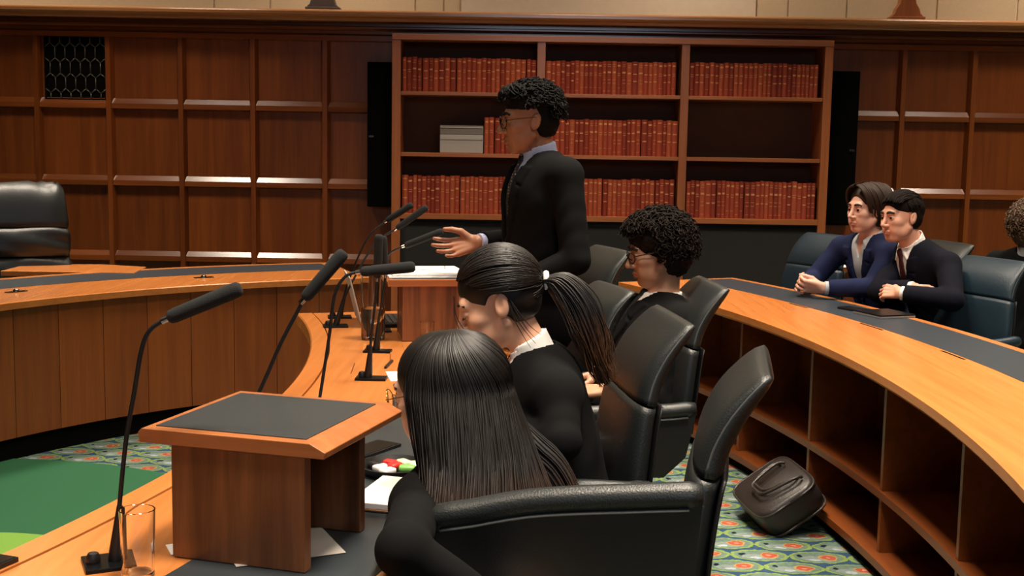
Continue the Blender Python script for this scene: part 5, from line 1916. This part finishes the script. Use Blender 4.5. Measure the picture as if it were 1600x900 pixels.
# ---------------------------------------------------------------- woman with the ponytail
root, org, P, F, hd = person(
    'seated woman with brown ponytail and white hair tie bending her head, black suit', 180,
    (0.155, 3.0, 0.55), (0.070, 3.0, 0.965), (-0.038, 3.0, 1.113), (180, 24),
    [(0.115, 2.845, 0.905), (0.095, 3.155, 0.905)], [(0.12, 2.76, 0.815), (0.10, 3.22, 0.815)], [(-0.05, 2.92, 0.805), (-0.05, 3.08, 0.805)],
    [dict(d=(-0.9, 0.3, 0), n=(0, 0.2, -1), fine=False), dict(d=(-0.9, -0.3, 0), n=(0, -0.2, -1), fine=False)],
    SK_WARM, M['suit'], M['shirt'], None, fem=1.0, eyes_open=False, hs=1.02, vee=0.26, lapels=True, collar_h=0.066, open_collar=True)
make_brows(root, org, P, M['brow'], 0.003)
for y in (-1, 1):     # lowered lashes
    mb = MB()
    mb.tube(curve_pts([tuple(P(0.0885, y * 0.019, -0.006)), tuple(P(0.0925, y * 0.031, -0.0085)), tuple(P(0.083, y * 0.046, -0.006))], 10), 0.0013, 5)
    mb.build('eyelashes', M['brow'], root, smooth='all', origin=org)
hair_pony = hair_gradient('dark_hair_with_brown_ends', srgb(24, 19, 17), srgb(84, 54, 34), 0.99, 1.10)
st = Strands()
hair_shell(st, hd, F, 1.02, [('el', (-0.018, 0, 0.036), (0.099, 0.080, 0.088), None, 0.02), ('el', (-0.045, 0, 0.0), (0.068, 0.079, 0.080), None, 0.02)],
           [('el', (0.124, 0, -0.045), (0.085, 0.12, 0.102), None, 0.006), ('el', (0.002, 0.085, -0.012), (0.030, 0.03, 0.040), None, 0.004), ('el', (0.002, -0.085, -0.012), (0.030, 0.03, 0.040), None, 0.004), ('el', (-0.02, 0, -0.125), (0.15, 0.12, 0.06), None, 0.01)])
tie_w = V(0.074, 3.0, 1.166)
tl_ = F.T @ (tie_w - hd) / 1.02
tdir = unit(np.array([(tl_[0] + 0.014) / 0.094, tl_[1] / 0.074, (tl_[2] - 0.030) / 0.084]))
r_ = np.random.RandomState(4)
for i in range(900):
    az = r_.uniform(-180, 180)
    aa = abs(az)
    if aa < 48: e0 = r_.uniform(34, 46)
    elif aa < 78: e0 = 30 - (aa - 48) * 0.75 + r_.uniform(-5, 6)
    elif aa < 112: e0 = r_.uniform(6, 16)
    else: e0 = r_.uniform(-42, -25)
    if i % 3 == 0: e0 = r_.uniform(e0, 85)
    a, e = R(az), R(e0)
    d0 = np.array([math.cos(e) * math.cos(a), math.cos(e) * math.sin(a), math.sin(e)])
    om = math.acos(float(np.clip(d0 @ tdir, -1, 1)))
    if om < 0.15: continue
    pts = []
    wig = r_.uniform(-0.06, 0.06)
    for q in np.linspace(0, 1, 14):
        dq = (math.sin((1 - q) * om) * d0 + math.sin(q * om) * tdir) / math.sin(om) if om < 3.0 else d0 * (1 - q) + tdir * q
        dq = unit(dq + np.array([0, wig, -wig]) * math.sin(math.pi * q))
        g = 0.008 + 0.010 * math.sin(math.pi * min(1, q * 1.1)) + 0.008 * q + r_.uniform(-0.0006, 0.0006)
        pts.append(P(-0.014 + (0.094 + g) * dq[0], (0.074 + g) * dq[1], 0.030 + (0.084 + g) * dq[2]))
    st.lock(pts, 0.0028, 0.0024, 5, 0.7)
tail = [V(0.070, 3.0, 1.166), V(0.112, 3.0, 1.166), V(0.160, 2.99, 1.115), V(0.194, 2.98, 1.040), V(0.218, 2.975, 0.970), V(0.245, 2.97, 0.915)]
tc_ = np.array([list(p) for p in curve_pts([tuple(p) for p in tail], 24)])
for i in range(420):
    a, rr = r_.uniform(0, 6.28), math.sqrt(r_.uniform(0, 1))
    m = len(tc_) - int(r_.uniform(0, 8))
    s_ = np.linspace(0, m / len(tc_), m)
    rad = 0.011 + 0.034 * np.sin(np.pi * np.clip(s_ * 0.95 + 0.04, 0, 1)) + 0.006 * s_
    off = np.stack([0.8 * rad * rr * math.cos(a), rad * rr * math.sin(a), 0.5 * rad * rr * math.cos(a)], 1)
    wv = 0.006 * np.sin(s_ * 7 + i)[:, None] * np.array([[1, 0.5, 0.3]])
    st.lock(tc_[:m] + off + wv * s_[:, None] * (1 + 2 * (i % 7 == 0)), 0.0032, 0.0009, 5, 0.7)
for (az, e0, pts) in ((0, 0, [(0.088, 0.045, 0.055), (0.100, 0.054, 0.01), (0.094, 0.058, -0.035), (0.085, 0.056, -0.06)]),
                      (0, 0, [(-0.03, 0.082, 0.0), (-0.032, 0.086, -0.05), (-0.040, 0.08, -0.09), (-0.05, 0.07, -0.125)]),
                      (0, 0, [(-0.035, 0.080, 0.0), (-0.045, 0.086, -0.045), (-0.055, 0.08, -0.08), (-0.07, 0.07, -0.11)])):
    for k in range(2):
        st.lock(np.array([list(q) for q in curve_pts([tuple(P(a + (0.001 + 0.004 * k) * k * j, b, c - 0.004 * k)) for j, (a, b, c) in enumerate(pts)], 12)]), 0.0014, 0.0005, 5)
st.build('hair', hair_pony, root, org)
mb = MB()
ax_ = unit(tail[1] - tail[0])
b1 = unit(np.cross(ax_, V(0, 1, 0)))
b2 = np.cross(ax_, b1)
mb.tube([tuple(V(0.084, 3.0, 1.166) + 0.017 * (b1 * math.cos(q) + b2 * math.sin(q))) for q in np.linspace(0, 6.283, 25)], 0.0075, 8)
mb.build('hair_tie', M['paper'], root, smooth='all', origin=org)

# ---------------------------------------------------------------- woman with long loose hair, nearest
root, org, P, F, hd = person(
    'seated woman seen from behind with long loose dark hair and gold-rimmed glasses, nearest person', 130,
    (0.095, 2.31, 0.52), (-0.085, 2.46, 0.845), (-0.146, 2.50, 0.985), (156, 12),
    [(-0.180, 2.365, 0.775), (0.06, 2.595, 0.800)], [(-0.182, 2.035, 0.800), (0.0, 2.80, 0.80)], [(-0.01, 2.10, 0.66), (-0.06, 2.66, 0.80)],
    [dict(d=(0.8, 0.4, -0.4), n=(0, 0, -1), fine=False), dict(d=(-0.6, -0.7, 0), n=(0, 0, -1), fine=False)],
    SK_WARM, M['suit'], M['shirt'], None, fem=1.0, vee=0.24, collar_h=0.03)
make_brows(root, org, P, M['brow'], 0.003)
make_glasses(root, org, P, F, 1.0, M['gold'], 0.0265, wire=0.0013, oblong=0.95, x0=0.112)
hair_long = hair_gradient('dark_hair_with_brown_lengths', srgb(20, 17, 16), srgb(70, 46, 31), 0.72, 0.87)
st = Strands()
hair_shell(st, hd, F, 1.0, [('el', (-0.016, 0, 0.034), (0.103, 0.083, 0.092), None, 0.02), ('el', (-0.040, 0, -0.03), (0.085, 0.088, 0.110), None, 0.03)],
           [('el', (0.125, 0, -0.060), (0.090, 0.11, 0.115), None, 0.006)])
zk = np.array([0.66, 0.74, 0.80, 0.88, 0.985, 1.02])
cxk = np.array([-0.020, -0.025, -0.040, -0.072, -0.108, -0.112])
cyk = np.array([2.375, 2.385, 2.400, 2.440, 2.485, 2.490])
rfk = np.array([0.075, 0.085, 0.098, 0.110, 0.117, 0.112])
rlk = np.array([0.165, 0.170, 0.155, 0.128, 0.112, 0.104])
r_ = np.random.RandomState(9)
yaw_h = 147.0
inner = Vol(*[axis_pts(lo_, hi_, 0.007, []) for lo_, hi_ in ((-0.35, 0.3), (2.2, 2.75), (0.6, 1.15))])
for k in range(1, 5):
    Fk = head_frame(yaw_h - 8)
    inner.el((cxk[k], cyk[k], zk[k]), (rfk[k] * 0.86, rlk[k] * 0.86, 0.075), Fk, 0.04)
fc = V(math.cos(R(yaw_h)), math.sin(R(yaw_h)), 0)
inner.el(hd + fc * 0.10 + V(0, 0, -0.05), (0.085, 0.085, 0.13), np.eye(3), 0.01, 'sub')
vs, Q = inner.mesh()
st.add_mesh(vs, Q)
n_l = 1700
for i in range(n_l):
    az = r_.uniform(58, 305) if i % 4 else r_.uniform(60, 200)
    side_l = az < 180                        # towards the camera
    zend = r_.uniform(0.66, 0.77)
    if az < 85: zend = r_.uniform(0.74, 0.80)
    layer = r_.uniform(-0.012, 0.004)
    pts = []
    # cap: from the parting down to the widest level
    for q in np.linspace(0.06, 1, 9):
        ph = q * math.pi / 2
        z = 0.985 + 0.020 + 0.112 * math.cos(ph)
        aa = R(yaw_h + az * (0.55 + 0.45 * q) + (1 - q) * 30)
        rf, rl = 0.115 * math.sin(ph) ** 0.9, 0.105 * math.sin(ph) ** 0.9
        c_, s_ = math.cos(aa - R(yaw_h)), math.sin(aa - R(yaw_h))
        fx, lx_ = c_ * (rf + layer), s_ * (rl + layer)
        f_, l_ = V(math.cos(R(yaw_h)), math.sin(R(yaw_h)), 0), V(-math.sin(R(yaw_h)), math.cos(R(yaw_h)), 0)
        pts.append(V(-0.112, 2.490, z) + f_ * fx + l_ * lx_)
    wob, wf = r_.uniform(-1, 1), r_.uniform(5, 9)
    for z in np.linspace(0.985, zend, 13):
        t = (0.985 - z) / 0.3
        c_, s_ = math.cos(R(az)), math.sin(R(az))
        rf, rl = np.interp(z, zk, rfk) + layer, np.interp(z, zk, rlk) + layer
        yy = yaw_h - 17 * min(1, t)
        f_, l_ = V(math.cos(R(yy)), math.sin(R(yy)), 0), V(-math.sin(R(yy)), math.cos(R(yy)), 0)
        p = V(np.interp(z, zk, cxk), np.interp(z, zk, cyk), z) + f_ * (c_ * rf) + l_ * (s_ * rl)
        p = p + l_ * 0.018 * wob * math.sin(wf * t) * t + f_ * 0.008 * wob * t
        pts.append(p)
    st.lock(pts, 0.0034, 0.0009, 5, 0.6)
# a thick fall of hair over the right shoulder
for i in range(260):
    a, rr = r_.uniform(0, 6.28), math.sqrt(r_.uniform(0, 1))
    ox, oy, oz = 0.030 * rr * math.cos(a), 0.045 * rr * math.sin(a), 0.025 * rr * math.cos(a)
    e_ = r_.uniform(-0.03, 0.02)
    base = [(-0.055, 2.53, 1.02), (-0.005, 2.52, 0.93), (0.040, 2.51, 0.865), (0.085, 2.50, 0.825), (0.115, 2.49, 0.775), (0.130, 2.48, 0.715 + e_)]
    st.lock(np.array([list(q) for q in curve_pts([(p[0] + ox * min(1, k / 2), p[1] + oy * min(1, k / 2), p[2] + oz * min(1, k / 2)) for k, p in enumerate(base)], 15)]), 0.0034, 0.0010, 5, 0.6)
st.build('hair', hair_long, root, org)
mb = MB()
ec = P(-0.004, 0.088, -0.052)
mb.tube([tuple(ec + F @ V(0.012 * math.cos(q), 0, 0.012 * math.sin(q))) for q in np.linspace(0, 6.283, 19)], 0.0017, 6)
mb.build('earring', M['metal_dark'], root, smooth='all', origin=org)
